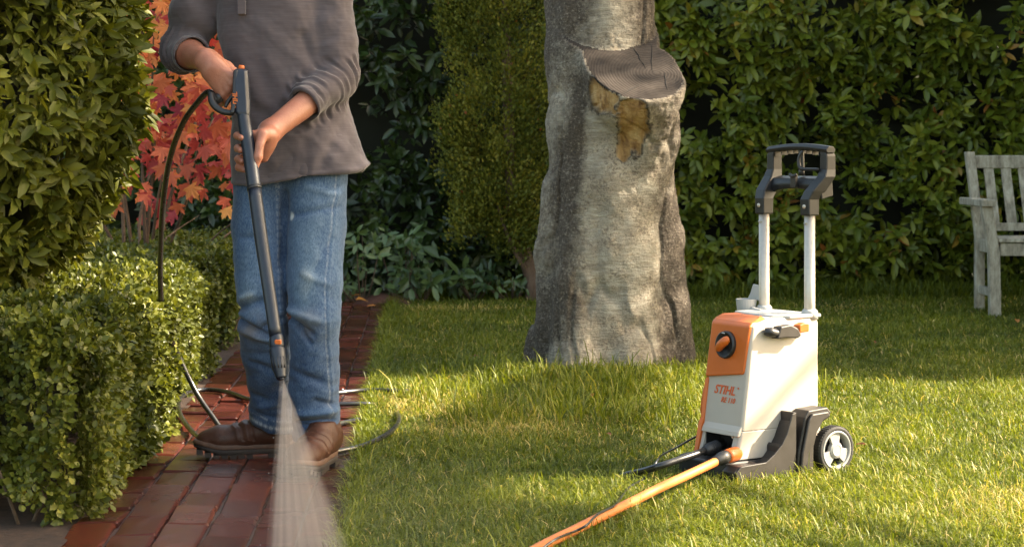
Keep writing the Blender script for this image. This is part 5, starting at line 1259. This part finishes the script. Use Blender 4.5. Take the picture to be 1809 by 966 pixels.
# ------------------------------------------------------------------ water spray
tip = P(497.5, 671, lanceY(671)); gcl = G(470, 1015, .0); gcr = G(640, 1015, .0)
def fan(name, k0, k1, th0, th1, density, label, noise_amt):
    mb = MB(); rings = []
    for i in range(13):
        t_ = i/12; c_l = tip.lerp(gcl.lerp(gcr, k0), t_); c_r = tip.lerp(gcl.lerp(gcr, k1), t_); th_ = th0+(th1-th0)*t_; hw = .004*(1-t_)
        mid = (c_l+c_r)/2; ring = []
        ax_ = (c_r-c_l); wd = ax_.length/2+.006; ax_ = ax_.normalized() if ax_.length > 1e-5 else Vector((1, 0, 0)); dn = (gcl.lerp(gcr, .5)-tip).normalized(); nn2 = ax_.cross(dn).normalized()
        for j in range(20):
            a_ = 2*PI*j/20; ring.append(mid-tip+ax_*wd*math.cos(a_)+nn2*th_*math.sin(a_))
        rings.append(ring)
    mb.rings(rings); m = bpy.data.materials.new(name+'_volume'); m.use_nodes = True; t = m.node_tree; t.nodes.remove(t.nodes['Principled BSDF'])
    pv = t.nodes.new('ShaderNodeVolumePrincipled'); pv.inputs['Color'].default_value = (.97, .86, .80, 1); pv.inputs['Anisotropy'].default_value = .2; t.links.new(pv.outputs[0], t.nodes['Material Output'].inputs['Volume'])  # warm tint stands in for reddish light reflected into the spray
    tc = t.nodes.new('ShaderNodeTexCoord'); sx = t.nodes.new('ShaderNodeSeparateXYZ'); t.links.new(tc.outputs['Object'], sx.inputs[0])
    # density falls along the jet (object z goes from 0 down)
    mr = t.nodes.new('ShaderNodeMapRange'); mr.inputs[1].default_value = 0; mr.inputs[2].default_value = -tip.z; mr.inputs[3].default_value = density; mr.inputs[4].default_value = density*.22; t.links.new(sx.outputs[2], mr.inputs[0])
    # streaks: noise over x/z ratio (fan angle)
    dv_ = t.nodes.new('ShaderNodeMath'); dv_.operation = 'DIVIDE'; t.links.new(sx.outputs[0], dv_.inputs[0]); ms_ = t.nodes.new('ShaderNodeMath'); ms_.operation = 'SUBTRACT'; t.links.new(sx.outputs[2], ms_.inputs[0]); ms_.inputs[1].default_value = .02; t.links.new(ms_.outputs[0], dv_.inputs[1])
    cb = t.nodes.new('ShaderNodeCombineXYZ'); t.links.new(dv_.outputs[0], cb.inputs[0]); nz_ = N_(t, 'ShaderNodeTexNoise', Scale=38.0, Detail=2.0); t.links.new(cb.outputs[0], nz_.inputs['Vector'])
    rg = t.nodes.new('ShaderNodeMapRange'); rg.inputs[1].default_value = .3; rg.inputs[2].default_value = .7; rg.inputs[3].default_value = 1-noise_amt; rg.inputs[4].default_value = 1+noise_amt; t.links.new(nz_.outputs['Fac'], rg.inputs[0])
    ml = t.nodes.new('ShaderNodeMath'); ml.operation = 'MULTIPLY'; t.links.new(mr.outputs[0], ml.inputs[0]); t.links.new(rg.outputs[0], ml.inputs[1]); u0 = (gcl.x-tip.x)/(-tip.z-.02); u1 = (gcr.x-tip.x)/(-tip.z-.02); mu = t.nodes.new('ShaderNodeMapRange'); mu.inputs[1].default_value = u0; mu.inputs[2].default_value = u1; t.links.new(dv_.outputs[0], mu.inputs[0])
    er = ramp(t, mu.outputs[0], [(0, (.25,)*3), (.10, (1.0,)*3), (.45, (.75,)*3), (.8, (.55,)*3), (1, (0,)*3)]); ml2 = t.nodes.new('ShaderNodeMath'); ml2.operation = 'MULTIPLY'; t.links.new(ml.outputs[0], ml2.inputs[0]); t.links.new(er, ml2.inputs[1]); t.links.new(ml2.outputs[0], pv.inputs['Density'])
    o_ = mb.obj(name, m, None, True); o_.location = tip; return o_
sp_ = fan('water_spray', 0, 1, .003, .020, 36, '', .6)
tag(sp_, 'fan of fine water spray shooting from the lance nozzle onto the bricks', 'water spray')

n = 260; t_ = RNG.random(n)**.7; k_ = RNG.beta(1.2, 1.2, n)*1.16-.08
mb = MB()
for a_, b_ in zip(t_, k_):
    p = tip.lerp(gcl.lerp(gcr, float(b_)), float(a_))-tip; p += Vector(RNG.normal(0, .004+.012*a_, 3)); r_ = random.uniform(.0004, .0009); dn = (gcl.lerp(gcr, float(b_))-tip).normalized()*r_*random.uniform(2, 7)
    mb.add([p-dn, p+Vector((r_, 0, 0)), p+Vector((0, 0, r_)), p-Vector((r_, 0, 0)), p-Vector((0, 0, r_)), p+dn], [(0,1,2),(0,2,3),(0,3,4),(0,4,1),(5,2,1),(5,3,2),(5,4,3),(5,1,4)])
m, t, b = mat('water_droplet'); b.inputs['Base Color'].default_value = (.9, .92, .95, 1); b.inputs['Roughness'].default_value = .05; b.inputs['Transmission Weight'].default_value = .7; b.inputs['IOR'].default_value = 1.33
tag(mb.obj('droplets', m, sp_, True), kind='stuff')

# drifting mist where the jet lands
mc = Vector((-.36, 4.32, .10)); mb = MB(); rg_ = []
for i in range(1, 12):
    a_ = PI*i/12; rg_.append([(math.sin(a_)*math.cos(b_*PI/10)*.60, math.sin(a_)*math.sin(b_*PI/10)*.30, -math.cos(a_)*.17) for b_ in range(20)])
mb.rings(rg_); m = bpy.data.materials.new('mist_volume'); m.use_nodes = True; t = m.node_tree; t.nodes.remove(t.nodes['Principled BSDF'])
pv = t.nodes.new('ShaderNodeVolumePrincipled'); pv.inputs['Color'].default_value = (.97, .95, .90, 1); t.links.new(pv.outputs[0], t.nodes['Material Output'].inputs['Volume'])
tc = t.nodes.new('ShaderNodeTexCoord'); gr_ = t.nodes.new('ShaderNodeTexGradient'); gr_.gradient_type = 'SPHERICAL'; mp = t.nodes.new('ShaderNodeMapping'); mp.inputs['Scale'].default_value = (1/.60, 1/.30, 1/.17)
t.links.new(tc.outputs['Object'], mp.inputs[0]); t.links.new(mp.outputs[0], gr_.inputs[0]); ml = t.nodes.new('ShaderNodeMath'); ml.operation = 'MULTIPLY'; t.links.new(gr_.outputs['Fac'], ml.inputs[0]); ml.inputs[1].default_value = 0.08; t.links.new(ml.outputs[0], pv.inputs['Density'])
mo = mb.obj('spray_mist', m, None, True); mo.location = mc; tag(mo, kind='stuff')
